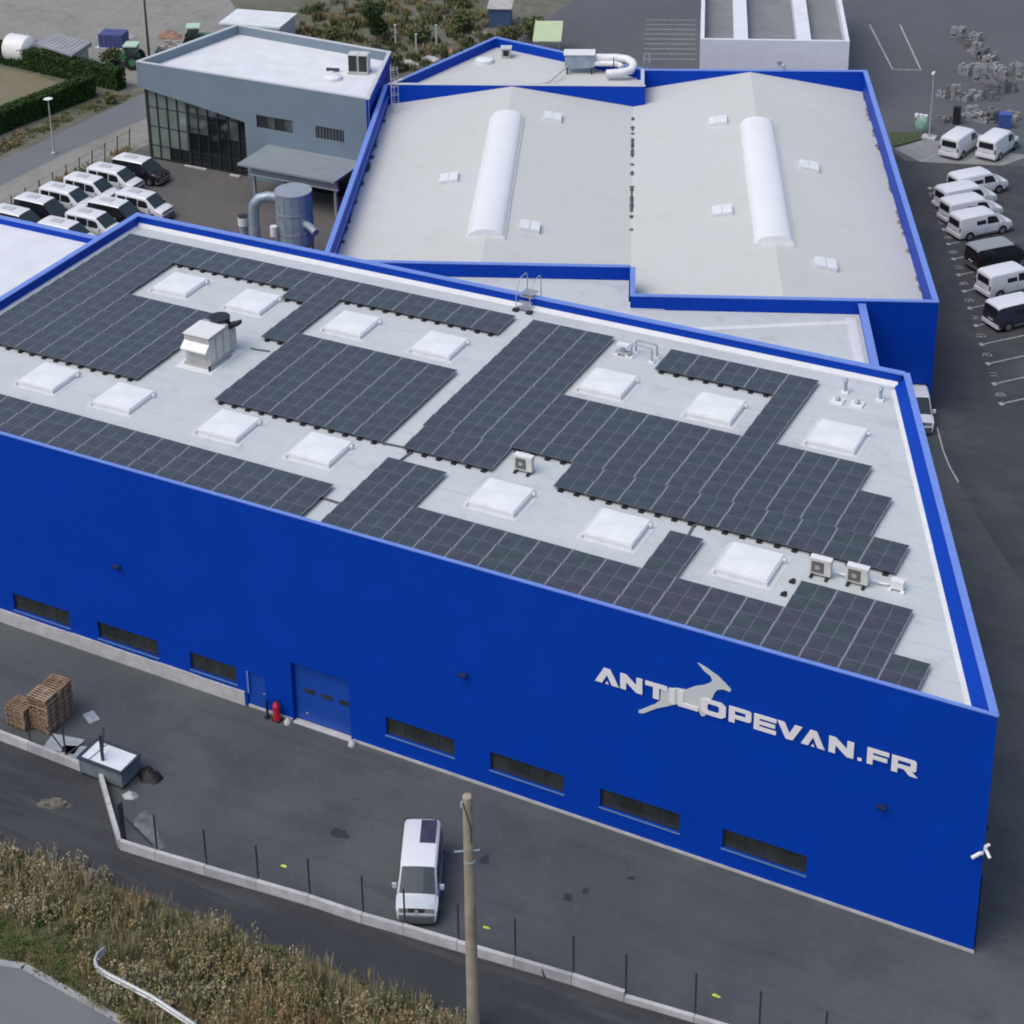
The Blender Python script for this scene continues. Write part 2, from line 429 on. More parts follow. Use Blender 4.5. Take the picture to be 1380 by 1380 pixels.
for sx, sy, a, b in [(-24.6, -3.4, .25, .18), (-25.9, -3.9, .2, .16), (-21.4, -4.6, .22, .3), (-17.0, -5.0, .2, .25), (-16.4, -4.3, .16, .2), (-25.25, -3.95, .45, .25), (-28.4, -6.2, .5, .3), (-14.9, -2.6, .2, .1)]:
    blotch(sx, sy, a, b, 0.004 + random.random() * 0.003, stain if sx != -25.25 else sandm, 'ground_stain', yard, rot=random.random())

# ------------------------------------------------------------------ main building
main = thing('warehouse', 'large blue clad warehouse with grey flat roof carrying the solar panels', 'warehouse')
FX0 = -63.35
WIN = [(-53.1, -49.15), (-47.2, -43.2), (-41.12, -38.17), (-29.22, -25.34), (-23.38, -19.45), (-17.58, -13.58), (-11.5, -7.53)]
DOOR = (-34.75, -31.3, 0.0, 3.68)
ops = [(a, b, 1.12, 2.22) for a, b in WIN] + [DOOR, (-37.55, -36.4, 0.05, 2.15)]
def wall_openings(x0, x1, z0, z1, ops, y0, depth, mi=0):
    mb = MB()
    xs = sorted({x0, x1, *[o[0] for o in ops], *[o[1] for o in ops]})
    zs = sorted({z0, z1, *[o[2] for o in ops], *[o[3] for o in ops]})
    zs = [z for z in zs if z0 <= z <= z1]
    for i in range(len(xs) - 1):
        run = None
        for k in range(len(zs) - 1):
            cx, cz = (xs[i] + xs[i + 1]) / 2, (zs[k] + zs[k + 1]) / 2
            if any(o[0] < cx < o[1] and o[2] < cz < o[3] for o in ops):
                continue
            mb.quad([(xs[i], y0, zs[k]), (xs[i + 1], y0, zs[k]), (xs[i + 1], y0, zs[k + 1]), (xs[i], y0, zs[k + 1])], mi)
    for a, b, c, d in ops:
        mb.quad([(a, y0, c), (a, y0, d), (a, y0 + depth, d), (a, y0 + depth, c)], mi)
        mb.quad([(b, y0, d), (b, y0, c), (b, y0 + depth, c), (b, y0 + depth, d)], mi)
        mb.quad([(a, y0, d), (b, y0, d), (b, y0 + depth, d), (a, y0 + depth, d)], mi)
        mb.quad([(b, y0, c), (a, y0, c), (a, y0 + depth, c), (b, y0 + depth, c)], mi)
    return mb
BR = (-11.3, 27.3)
wf = wall_openings(FX0, 0, 0.0, H, ops, 0, 0.34)
wf.quad([(FX0 + 0.3, 0.17, RZ - 0.4), (-0.35, 0.17, RZ - 0.4), (-0.35, 0.17, H), (FX0 + 0.3, 0.17, H)][::-1])
cxr, cyr = BR[0] / math.hypot(*BR) * 0.16, BR[1] / math.hypot(*BR) * 0.16
wf.quad([(0, 0, 0), (cxr, cyr, 0), (cxr, cyr, H), (0, 0, H)])
wf.build('front_wall', blue, main)
MB().quad([(FX0, 0.36, 0), (0, 0.36, 0), (0, 0.36, 4), (FX0, 0.36, 4)]).build('lining', frame_dark, main)
MB().seg((cxr, cyr), BR, 0.3, 0, H, side=1).build('right_wall', blue, main)
MB().seg((FX0, 27.3), (FX0, 0.004), 0.3, 0, H, side=1).build('left_wall', blue, main)
MB().seg((BR[0] - 0.35, BR[1]), (FX0 + 0.31, 27.3), 0.3, 0, H - 0.003, side=1).build('back_wall', blue, main)
MB().quad([(FX0 + 0.3, 0.17, RZ), (-0.36, 0.17, RZ), (BR[0] - 0.33, 27.0, RZ), (FX0 + 0.3, 27.0, RZ)]).build('roof', membrane, main)
# copings, in lengths
def coping(p, q, w0, w1, z, parent, m=blue_trim, n=6, t=0.05):
    d = Vector((q[0] - p[0], q[1] - p[1])); L = d.length; d.normalize()
    nr = Vector((-d.y, d.x))
    for i in range(n):
        a = Vector(p) + d * (L * i / n + 0.004); b = Vector(p) + d * (L * (i + 1) / n - 0.004)
        P = [a + nr * w0, b + nr * w0, b + nr * w1, a + nr * w1]
        MB().prism([(v.x, v.y) for v in P], z - 0.03, z + t).build('coping', m, parent)
coping((FX0, 0), (0.02, 0), -0.015, 0.185, H, main, n=16, t=0.02)
coping((-0.06, 0.22), BR, -0.03, 0.32, H + 0.004, main, n=8, t=0.03)
coping((BR[0] - 0.2, BR[1]), (FX0 + 0.35, 27.3), -0.04, 0.34, H, main, n=14, t=0.04)
coping((FX0, 27.35), (FX0, 0.36), -0.06, 0.36, H + 0.002, main, n=8, t=0.04)
# pale membrane upstands inside the parapets
MB().prism([(BR[0] - 0.5, 26.98), (FX0 + 0.33, 26.98), (FX0 + 0.33, 26.70), (BR[0] - 0.35, 26.70)][::-1], RZ + 0.002, [RZ + 0.03, RZ + 0.03, RZ + 0.22, RZ + 0.22]).build('membrane_upstand', upstand, main)
dR = Vector((BR[0], BR[1])).normalized(); nR = Vector((-dR.y, dR.x))
def rp(t, o): return (dR.x * t + nR.x * o, dR.y * t + nR.y * o)
MB().prism([rp(0.34, 0.302), rp(28.95, 0.302), rp(28.95, 0.80), rp(0.34, 0.80)], RZ + 0.003, [H - 0.02, H - 0.02, RZ + 0.16, RZ + 0.16]).build('sloped_lining', blue, main)
MB().prism([rp(0.6, 0.803), rp(28.7, 0.803), rp(28.7, 1.0), rp(0.6, 1.0)], RZ + 0.003, [RZ + 0.14, RZ + 0.14, RZ + 0.03, RZ + 0.03]).build('membrane_upstand', upstand, main)
MB().prism([(FX0 + 0.31, 0.5), (FX0 + 0.6, 0.5), (FX0 + 0.6, 26.6), (FX0 + 0.31, 26.6)], RZ + 0.002, [RZ + 0.1, RZ + 0.03, RZ + 0.03, RZ + 0.1]).build('membrane_upstand', upstand, main)
# roof membrane laps: welded strips
for k in range(1, 13):
    y = 0.3 + k * 2.08
    xr = -0.45 - (y - 0.3) * 0.418
    MB().box(FX0 + 0.7, xr - 0.4, y - 0.05, y + 0.05, RZ + 0.001, RZ + 0.005).build('membrane_lap', mat('membrane lap', (0.48, 0.52, 0.54), 0.7, var=0.08, scale=1.0), main)
# plinth
for i in range(9):
    a, b = FX0 + (-37.7 - FX0) * i / 9, FX0 + (-37.7 - FX0) * (i + 1) / 9
    MB().box(a + 0.006, b - 0.006, -0.10, -0.002, 0, 0.84 + 0.02 * (i % 2)).build('plinth', concrete, main)
for a, b in ((-37.5, -34.8), (-31.2, -24), (-24, -16), (-16, -8), (-8, 0.04)):
    MB().box(a + 0.006, b - 0.006, -0.05, -0.002, 0, 0.15).build('plinth', concrete, main)
# windows
for a, b in WIN:
    w = MB().box(a, b, 0.12, 0.2, 1.12, 1.19).box(a, b, 0.12, 0.2, 2.15, 2.22).box(a, a + 0.07, 0.121, 0.2, 1.19, 2.15).box(b - 0.07, b, 0.121, 0.2, 1.19, 2.15).build('window', frame_dark, main)
    n = 4 if b - a > 3.5 else 3
    for k in range(n):
        p0 = a + 0.07 + (b - a - 0.14) * k / n; p1 = a + 0.07 + (b - a - 0.14) * (k + 1) / n
        MB().box(p0 + 0.012, p1 - 0.012, 0.15, 0.165, 1.19, 2.15).build('pane', glass_dark, w)
        if k:
            MB().box(p0 - 0.012, p0 + 0.012, 0.13, 0.19, 1.19, 2.15).build('mullion', frame_dark, w)
    MB().box(a - 0.04, b + 0.04, -0.07, 0.12, 1.07, 1.117).build('sill', mat('blue grey sill', (0.10, 0.20, 0.36), 0.35), w)
# sectional door
door = MB().box(DOOR[0], DOOR[1], 0.34, 0.355, 0.0, 3.68).build('sectional_door', blue_door, main)
for k in range(6):
    z0, z1 = 0.05 + k * 0.605, 0.05 + (k + 1) * 0.605 - 0.015
    MB().box(DOOR[0] + 0.03, DOOR[1] - 0.03, 0.27, 0.335, z0, z1).build('door_panel', blue_door, door)
for x in (-34.15, -33.1, -32.05):
    MB().box(x, x + 0.62, 0.255, 0.268, 1.84, 2.12).build('door_pane', glass_dark, door)
MB().box(-34.1, -33.98, 0.2, 0.268, 0.55, 0.62).build('handle', alu, door)
MB().box(DOOR[0] + 0.01, DOOR[1] - 0.01, -0.14, 0.26, 0.001, 0.035).build('threshold', concrete, main)
pd = MB().box(-37.53, -36.42, 0.08, 0.14, 0.06, 2.13).build('personnel_door', blue_door, main)
MB().box(-36.6, -36.48, 0.03, 0.079, 1.0, 1.05).build('handle', alu, pd)
MB().box(-37.5, -37.42, -0.06, 0.02, 0.85, 2.2).build('downpipe', blue_trim, main)
# main roof skylights: parts of the building
dome_me = None
def dome_mesh(w, d, h, rim=0.1):
    m = MB()
    n = 8
    for j in range(n + 1):
        for i in range(n + 1):
            x, y = -1 + 2 * i / n, -1 + 2 * j / n
            z = h * (1 - x ** 4) * (1 - y ** 4)
            m.v.append((x * w / 2, y * d / 2, z + 0.06))
    for j in range(n):
        for i in range(n):
            a = j * (n + 1) + i
            m.f.append((a, a + 1, a + n + 2, a + n + 1)); m.m.append(0)
    m.box(-w / 2, w / 2, -d / 2, d / 2, 0.0, 0.059)
    return m.mesh('dome', white_plastic, 40)
SKY = [(-55.0, 20.45), (-49.5, 20.35), (-42.48, 20.35), (-36.53, 20.23), (-25.97, 20.23), (-19.66, 20.14), (-12.96, 20.11),
       (-54.8, 7.1), (-49.45, 7.03), (-42.41, 7.03), (-36.66, 7.04), (-26.04, 7.03), (-19.76, 6.97), (-13.02, 6.95)]
dm = dome_mesh(2.42, 2.42, 0.055)
cm = MB().box(-1.28, 1.28, -1.28, 1.28, 0.0, 0.22).mesh('skylight', upstand)
fm = MB().box(-1.55, 1.55, -1.55, 1.55, 0.0, 0.010).mesh('flange', mat('pale membrane collar', (0.59, 0.625, 0.645), 0.7, var=0.05, scale=1.5))
lm = MB().box(-0.07, 0.07, -0.07, 0.07, 0, 0.16).mesh('latch', white_metal)
for x, y in SKY:
    s_ = obj('skylight', cm, main, (x, y - 0.1, RZ + 0.012))
    obj('flange', fm, s_, (0, 0, -0.006))
    obj('dome', dm, s_, (random.uniform(-.02, .02), random.uniform(-.02, .02), 0.221))
    obj('latch', lm, s_, (-1.33, -1.32, 0.02))
    obj('latch', lm, s_, (1.36, 0.9, 0.1))
# wall lamps
for i, (x, lab) in enumerate([(-45.31, 'dark lamp high on the blue wall above the left windows'), (-24.68, 'dark lamp high on the blue wall right of the sectional door'), (-4.36, 'dark lamp on the blue wall below the sign lettering')]):
    t = thing('wall_lamp', lab, 'lamp', (x, -0.004, 6.33))
    MB().box(-0.09, 0.09, -0.1, 0, -0.1, 0.1).build('bracket', dark_blue, t)
    MB().prism([(-0.2, -0.34), (0.2, -0.34), (0.2, -0.1), (-0.2, -0.1)], 0.0, [0.08, 0.08, 0.13, 0.13]).build('lamp_head', dark_blue, t)
t = thing('wall_lamp', 'dark lamp on the oblique right side wall of the warehouse', 'lamp', (-0.28, 0.9, 6.2), math.atan2(dR.y, dR.x) + PI / 2)
MB().box(-0.09, 0.09, 0, 0.12, -0.1, 0.1).build('bracket', black_m, t)
MB().box(-0.15, 0.15, 0.12, 0.32, -0.02, 0.12).build('lamp_head', black_m, t)
t = thing('security_camera', 'white security cameras on a bracket at the right front wall corner', 'camera', (-0.05, -0.004, 5.45))
MB().box(-0.05, 0.05, -0.1, 0, 0.0, 0.12).build('bracket', white_metal, t)
MB().cyl((-0.05, -0.08, 0.08), (-0.36, -0.34, -0.12), 0.085, n=10).build('camera_body', white_metal, t, smooth=40)
MB().cyl((0.12, 0.02, 0.25), (0.36, -0.2, 0.05), 0.075, n=10).build('camera_body', white_metal, t, smooth=40)
MB().cyl((0.14, 0.1, 0.42), (0.22, 0.05, 0.52), 0.07, n=10).build('camera_body', white_metal, t, smooth=40)
MB().box(0.04, 0.18, -0.06, 0.1, 0.2, 0.45).build('bracket', white_metal, t)

# ------------------------------------------------------------------ sign
LET = {
 'A': [[(0, 0), (.30, 0), (.50, .60), (.50, 1), (.36, 1)], [(1, 0), (.64, 1), (.50, 1), (.50, .60), (.70, 0)], [(.43, 0), (.57, 0), (.50, .2)]],
 'N': [[(0, 0), (.27, 0), (.27, 1), (0, 1)], [(.73, 0), (1, 0), (1, 1), (.73, 1)], [(.27, .52), (.73, 0), (.73, .48), (.27, 1)]],
 'T': [[(0, .73), (1, .73), (1, 1), (0, 1)], [(.36, 0), (.64, 0), (.64, .73), (.36, .73)]],
 'I': [[(0, 0), (1, 0), (1, 1), (0, 1)]],
 'L': [[(0, 0), (.27, 0), (.27, 1), (0, 1)], [(.27, 0), (1, 0), (1, .26), (.27, .26)]],
 'P': [[(0, 0), (.27, 0), (.27, 1), (0, 1)], [(.27, .77), (1, .77), (1, .90), (.90, 1), (.27, 1)], [(.74, .52), (1, .52), (1, .77), (.74, .77)], [(.27, .27), (.90, .27), (1, .37), (1, .52), (.27, .52)]],
 'E': [[(0, 0), (.25, 0), (.25, 1), (0, 1)], [(.25, 0), (1, 0), (1, .24), (.25, .24)], [(.25, .39), (.95, .39), (.95, .61), (.25, .61)], [(.25, .76), (1, .76), (1, 1), (.25, 1)]],
 'V': [[(0, 1), (.36, 0), (.50, 0), (.50, .40), (.30, 1)], [(1, 1), (.70, 1), (.50, .40), (.50, 0), (.64, 0)]],
 'F': [[(0, 0), (.27, 0), (.27, 1), (0, 1)], [(.27, .36), (.93, .36), (.93, .60), (.27, .60)], [(.27, .76), (1, .76), (1, 1), (.27, 1)]],
 'R': [[(0, 0), (.25, 0), (.25, 1), (0, 1)], [(.25, .78), (1, .78), (1, .90), (.92, 1), (.25, 1)], [(.76, .54), (1, .54), (1, .78), (.76, .78)], [(.25, .31), (.92, .31), (1, .40), (1, .54), (.25, .54)], [(.50, .31), (.74, 0), (1.06, 0), (.80, .31)]],
 '.': [[(0, 0), (1, 0), (1, .17), (0, .17)]],
}
def ring8(c):
    o = [(c, 0), (1 - c, 0), (1, c), (1, 1 - c), (1 - c, 1), (c, 1), (0, 1 - c), (0, c)]
    i = [(.34, .27), (.66, .27), (.73, .34), (.73, .66), (.66, .73), (.34, .73), (.27, .66), (.27, .34)]
    return [[o[k], o[(k + 1) % 8], i[(k + 1) % 8], i[k]] for k in range(8)]
LET['O'] = ring8(.18)
sign = thing('wall_sign', 'white lettering ANTILOPEVAN.FR with a leaping antelope on the blue front wall', 'sign', (-10.4, -0.004, 8.35))
def wallprism(mb, poly, x0, z0, sx, sz, y0, y1):
    P = [(x0 + p[0] * sx, z0 + p[1] * sz) for p in poly]
    n = len(mb.v); k = len(P)
    mb.v += [(x, y0, z) for x, z in P] + [(x, y1, z) for x, z in P]
    mb.f.append(tuple(range(n, n + k))); mb.m.append(0)
    for i in range(k):
        j = (i + 1) % k
        mb.f.append((n + j, n + i, n + k + i, n + k + j)); mb.m.append(0)
for ch, a, b in [('A', -17.85, -16.66), ('N', -16.60, -15.52), ('T', -15.38, -14.32), ('I', -14.22, -13.94), ('L', -13.80, -12.84), ('O', -12.72, -11.54), ('P', -11.40, -10.36), ('E', -10.24, -9.22), ('V', -9.18, -8.06), ('A', -8.09, -7.02), ('N', -6.86, -5.76), ('.', -5.58, -5.40), ('F', -5.18, -4.24), ('R', -4.12, -3.06)]:
    mb = MB()
    for poly in LET[ch]:
        wallprism(mb, poly, a + 10.4, 0, b - a, 0.84, -0.085, -0.052)
    mb.build('letter', letter_white, sign)
ANT = [(-12.94, 10.95), (-12.53, 10.82), (-12.21, 10.65), (-12.0, 10.57), (-11.62, 10.28), (-11.35, 10.03), (-11.4, 9.9), (-11.72, 9.94), (-11.98, 9.82), (-12.13, 9.55), (-12.2, 9.29), (-12.40, 9.05), (-12.60, 8.56), (-12.49, 8.22), (-12.68, 8.14), (-12.82, 8.4), (-13.27, 8.54), (-13.81, 8.42), (-14.4, 8.06), (-14.83, 7.81), (-15.48, 7.3), (-15.67, 7.26), (-15.7, 7.38), (-15.48, 7.55), (-14.94, 7.99), (-14.67, 8.3), (-14.63, 8.94), (-13.88, 9.26), (-13.45, 9.31), (-13.03, 9.64), (-12.61, 9.85), (-12.35, 10.06), (-12.23, 10.22), (-12.31, 10.44), (-12.61, 10.61)]
mb = MB()
wallprism(mb, ANT[::-1], 10.4, -8.35, 1, 1, -0.05, -0.01)
mb.build('antelope_emblem', letter_grey, sign)

# ------------------------------------------------------------------ solar arrays
PH = 1.222
def panel_mesh(i, PW):
    m = MB()
    m.box(-PW / 2, PW / 2, -PH / 2, PH / 2, 0, 0.034, 1)
    e = 0.022
    z = 0.036
    def strip(x0, x1, y0, y1, mi):
        m.quad([(x0, y0, z), (x1, y0, z), (x1, y1, z), (x0, y1, z)], mi)
    yb, yt = -PH / 2 + e, PH / 2 - e
    for x0, x1 in ((-PW / 2 + 0.026, -0.012), (0.012, PW / 2 - 0.026)):
        strip(x0, x1, yb, yt, 0)
    strip(-0.012, 0.012, yb, yt, 2)
    strip(-PW / 2 + 0.03, PW / 2 - 0.03, -PH / 2, yb - 0.001, 2)
    strip(-PW / 2 + 0.03, PW / 2 - 0.03, yt + 0.001, PH / 2, 2)
    strip(-PW / 2 + 0.002, -PW / 2 + 0.026, yb, yt, 3)
    strip(PW / 2 - 0.026, PW / 2 - 0.002, yb, yt, 3)
    return m.mesh('solar_panel', [pv[i], pv_frame, pv_line, pv_edge])
PMS = {}
def panel_set(px):
    if px not in PMS:
        PMS[px] = [panel_mesh(i, px - 0.016) for i in range(3)]
    return PMS[px]
foot_me = MB().box(-0.13, 0.13, -0.12, 0.10, 0, 0.09).box(-0.08, 0.08, 0.10, 0.26, 0.0, 0.06).mesh('mounting_foot', black_m)
rail_cache = {}
def array(label, cells, x0, px, y0f, dx={}):
    root = thing('solar_array', label, 'solar panels', (x0, 0, RZ + 0.005))
    cs = set(cells)
    PM = panel_set(px)
    for (c, r) in sorted(cs):
        x = px * (c + 0.5) + dx.get(r, 0)
        y = y0f(r)
        o = obj('solar_panel', PM[(c * 7 + r * 3 + (c * r) % 5) % 3 if random.random() < 0.6 else random.randrange(3)], root, (x, y, 0.20))
        o.rotation_euler = (R_(3.0) + random.uniform(-0.004, 0.004), random.uniform(-0.004, 0.004), 0)
        if (c, r - 1) not in cs:
            for fx in (-0.44, 0.44):
                obj('mounting_foot', foot_me, root, (x + fx, y - PH / 2 - 0.02, 0.0))
        # mounting frame under each panel
        obj('support', SUP, root, (x, y, 0))
    return root
SUP = MB().box(-0.47, -0.41, -0.52, -0.44, 0, 0.165).box(0.41, 0.47, -0.52, -0.44, 0, 0.165).box(-0.47, -0.41, 0.44, 0.52, 0, 0.215).box(0.41, 0.47, 0.44, 0.52, 0, 0.215).mesh('support', black_m)
rowY = lambda r: 0.18 + 1.252 * (r + 0.5)
rowF = lambda r: 0.42 + 1.222 * (r + 0.5) if r < 3 else 0.18 + 1.252 * (r + 0.5)
R2 = range
left_cells = [(c, r) for c in R2(0, 3) for r in R2(7, 20)] + [(c, r) for c in R2(3, 7) for r in R2(7, 14)] + [(c, r) for c in R2(3, 16) for r in (18, 19)] + [(8, 17), (9, 17)] + [(9, r) for r in R2(13, 17)] + [(c, r) for c in R2(10, 16) for r in R2(7, 14)]
array('dark solar array winding round the skylights on the left half of the warehouse roof', left_cells, -62.47, 1.772, rowY)
array('three row strip of dark solar panels along the left front roof edge', [(c, r) for c in R2(0, 16) for r in R2(0, 3)], -62.47, 1.772, rowF)
right_cells = [(c, r) for c in R2(0, 3) for r in R2(7, 20)] + [(c, r) for c in R2(3, 13) for r in (12, 13)] + [(c, r) for c in R2(3, 14) for r in R2(9, 12)] + [(c, r) for c in R2(5, 15) for r in (7, 8)] + [(c, r) for c in R2(5, 10) for r in (18, 19)] + [(9, r) for r in R2(14, 18)]
array('large stepped dark solar array on the right half of the warehouse roof', right_cells, -33.0, 1.737, rowY, {7: 0.16, 8: 0.16})
front_cells = [(c, r) for c in R2(0, 16) for r in R2(0, 3)] + [(16, 0), (16, 1)] + [(c, r) for c in (0, 1, 9) for r in R2(3, 6)] + [(c, r) for c in (13, 14, 15) for r in (3, 4)]
array('dark solar array with three upward blocks along the right front roof edge', front_cells, -33.0, 1.737, rowF)
# cable conduits between the arrays
cable_m = mat('grey conduit', (0.10, 0.11, 0.12), 0.5)
for lab, pts in [('dark cable conduit joining the left and right solar arrays', [(-34.0, 9.1), (-32.6, 9.2)]), ('dark cable conduit between right array and front left block', [(-32.3, 8.9), (-32.45, 7.6)]),
                 ('dark cable conduit bridging the gap between the two front panel strips', [(-34.2, 3.0), (-32.9, 2.95)]), ('dark cable conduit above the single column block', [(-16.6, 8.9), (-16.5, 7.6)])]:
    mb = MB().seg(pts[0], pts[1], 0.1, RZ + 0.03, RZ + 0.10)
    for p in pts:
        mb.box(p[0] - 0.1, p[0] + 0.1, p[1] - 0.1, p[1] + 0.1, RZ + 0.004, RZ + 0.03)
    tag(mb.build('cable_conduit', cable_m), lab, 'conduit')
for x, y in [(-10.76, 5.6), (-10.74, 6.75)]:
    tag(obj('ballast_block', foot_me, None, (x - 0.1, y - 0.3, RZ + 0.006)), 'loose black mounting block left of the front right panel block', 'block', 'loose mounting blocks')

# ------------------------------------------------------------------ roof equipment
t = thing('air_handling_unit', 'cream air handling unit with black fan on the left warehouse roof', 'ventilation unit', (-47.95, 13.05, RZ + 0.012))
MB().box(-1.25, 1.25, -1.6, 1.75, -0.008, 0.004).build('flange', membrane_white, t)
MB().prism([(-0.92, -1.12), (0.92, -1.12), (0.92, 1.1), (-0.92, 1.1)], 0.004, 0.16).build('base_frame', hvac_grey, t)
body = MB().box(-0.85, 0.85, -1.0, 1.05, 0.16, 1.95).build('casing', hvac_grey, t)
MB().box(-0.9, 0.9, -1.06, 0.75, 1.951, 2.0).build('top_cover', white_metal, t)
hood = MB()
hood.v += [(-0.87, -1.0, 1.55), (0.87, -1.0, 1.55), (0.87, -1.45, 1.2), (-0.87, -1.45, 1.2), (0.87, -1.0, 1.12), (-0.87, -1.0, 1.12), (0.87, -1.42, 1.1), (-0.87, -1.42, 1.1)]
hood.f += [(0, 3, 2, 1), (3, 7, 6, 2), (7, 5, 4, 6), (1, 2, 6, 4), (0, 5, 7, 3)]; hood.m += [0] * 5
hood.build('rain_hood', white_metal, t)
for k, y in enumerate((-0.7, 0.05, 0.8)):
    MB().box(0.851, 0.868, y - 0.3, y + 0.22, 0.3, 1.75).build('side_panel', cream_metal, t)
MB().cyl((0.05, 1.35, 1.55), (0.05, 1.35, 2.15), 0.58, 0.62, n=18).build('fan_housing', black_fan, t, smooth=40)
MB().box(-0.5, 0.85, 1.06, 1.75, 0.16, 1.5).build('fan_casing', hvac_grey, t)
MB().prism([(0.45, 1.15), (1.25, 1.35), (1.25, 1.85), (0.45, 1.75)], [1.5, 1.75, 1.75, 1.5], [1.7, 2.0, 2.0, 1.7]).build('exhaust_hood', black_fan, t)
MB().box(0.9, 0.98, -1.3, -1.15, 0.0, 0.3).build('drain', black_m, t)
MB().tube([(0.95, -1.2, 0.1), (1.0, -0.3, 0.06), (1.05, 0.9, 0.06)], 0.04).build('pipe', galv, t)
tag(MB().tube([(-46.4, 15.2, RZ + 0.05), (-45.9, 15.2, RZ + 0.06), (-45.2, 15.35, RZ + 0.05)], 0.05).build('conduit_stub', cable_m), 'short grey conduit right of the cream air handling unit', 'conduit')

def ac_unit(x, y, label, w=1.0, h=0.82):
    t = thing('air_conditioner', label, 'air conditioner', (x, y, RZ + 0.006), group='outdoor air conditioning units')
    for sx in (-0.36, 0.36):
        MB().box(sx - 0.06, sx + 0.06, -0.42, 0.34, 0, 0.11).build('foot', black_m, t)
    b = MB().box(-w / 2, w / 2, -0.18, 0.18, 0.14, 0.14 + h).build('casing', cream_metal, t)
    MB().box(-w / 2 - 0.012, w / 2 + 0.012, -0.192, 0.192, 0.141 + h, 0.165 + h).build('lid', white_metal, t)
    MB().box(-0.4, 0.18, -0.2, -0.181, 0.24, 0.82).build('fan_grille', black_fan, t)
    g = MB()
    for k in range(5):
        g.box(-0.38, 0.16, -0.212, -0.201, 0.29 + k * 0.11, 0.315 + k * 0.11)
    g.cyl((-0.11, -0.2, 0.53), (-0.11, -0.225, 0.53), 0.12, n=12)
    g.build('grille_bars', hvac_grey, t)
    MB().box(-0.42, 0.42, -0.05, 0.05, 0.11, 0.139).build('rail', black_m, t)
    return t
ac_unit(-26.2, 9.85, 'cream air conditioner standing alone beside the middle solar array')
ac_unit(-9.85, 7.55, 'left of the two cream air conditioners near the right roof edge')
ac_unit(-8.15, 7.65, 'right of the two cream air conditioners near the right roof edge')
tag(MB().tube([(-9.3, 7.75, RZ + 0.35), (-9.0, 7.85, RZ + 0.2), (-8.7, 7.85, RZ + 0.2)], 0.06).build('refrigerant_pipe', white_metal), 'white pipe linking the two air conditioners', 'pipe')
tag(MB().tube([(-7.6, 7.85, RZ + 0.35), (-7.2, 8.0, RZ + 0.15), (-6.8, 8.05, RZ + 0.15)], 0.06).build('refrigerant_pipe', white_metal), 'white pipe from the right air conditioner to the small box', 'pipe')
t = thing('junction_box', 'small white box on legs right of the two air conditioners', 'box', (-6.4, 8.05, RZ + 0.006))
MB().box(-0.3, 0.3, -0.2, 0.2, 0.1, 0.5).build('box', white_metal, t)
for sx in (-0.3, 0.3):
    MB().box(sx - 0.08, sx + 0.08, -0.35, -0.15, 0, 0.099).build('foot', white_plastic, t)
def vent(x, y, label, pipe=0.5, base=0.3):
    t = thing('roof_vent', label, 'vent pipe', (x, y, RZ + 0.006), group='small roof vents')
    MB().box(-base, base, -base, base, 0, 0.1).build('base', white_plastic, t)
    MB().cyl((0, 0, 0.1), (0, 0, pipe), 0.09, n=10).build('pipe', galv, t, smooth=40)
    MB().cyl((0, 0, pipe), (0, 0, pipe + 0.1), 0.16, 0.05, n=10).build('cap', galv, t, smooth=40)
vent(-14.15, 23.8, 'white based vent nearest the solar strip at the back right of the roof', 0.2, 0.34)
vent(-13.1, 23.9, 'white square vent in the middle of the back right roof cluster', 0.22, 0.34)
vent(-14.1, 25.0, 'grey vent pipe farthest back in the right roof cluster', 0.75, 0.2)
vent(-12.15, 24.95, 'grey vent pipe closest to the back right parapet corner', 0.7, 0.2)
t = thing('pipe_stand', 'grey pipe frame on white blocks behind the back skylight', 'pipe stand', (-25.4, 24.0, RZ + 0.006))
for x, y in ((-0.75, -0.3), (-0.7, 0.35), (0.55, -0.35), (0.6, 0.3)):
    MB().box(x - 0.16, x + 0.16, y - 0.12, y + 0.12, 0, 0.1).build('block', white_plastic, t)
MB().tube([(-0.75, -0.3, 0.1), (-0.72, -0.25, 0.7), (-0.6, -0.2, 0.85), (0.45, -0.3, 0.85), (0.55, -0.35, 0.7), (0.55, -0.35, 0.1)], 0.055).build('pipe', galv, t, smooth=50)
MB().tube([(-0.7, 0.35, 0.1), (-0.7, 0.35, 0.7), (-0.6, 0.35, 0.82), (0.5, 0.3, 0.82), (0.6, 0.3, 0.7), (0.6, 0.3, 0.1)], 0.055).build('pipe', galv, t, smooth=50)
t = thing('roof_cowl', 'white cowl on a grey stem left of the pipe stand', 'vent', (-26.7, 23.9, RZ + 0.006))
for x in (-0.35, 0.35):
    MB().box(x - 0.13, x + 0.13, -0.3, -0.05, 0, 0.1).build('block', white_plastic, t)
MB().box(-0.42, 0.42, -0.25, 0.2, 0.1, 0.16).build('base', hvac_grey, t)
MB().cyl((0, 0, 0.16), (0, 0, 0.55), 0.14, n=10).build('stem', galv, t, smooth=40)
MB().box(-0.36, 0.36, -0.22, 0.22, 0.55, 0.66).build('hood', white_metal, t)
t = thing('parapet_stair', 'pale metal step over with handrails crossing the back parapet', 'stair', (-34.2, 27.15, RZ + 0.006))
for x in (-0.45, 0.45):
    MB().box(x - 0.17, x + 0.17, -1.05, -0.7, 0, 0.13).build('rubber_foot', black_m, t)
    MB().tube([(x, -0.85, 0.13), (x, -0.8, 1.1), (x, -0.3, 1.9), (x, 0.6, 1.9), (x, 0.75, 1.6), (x, 0.75, -2.5)], 0.03).build('handrail', alu, t, smooth=50)
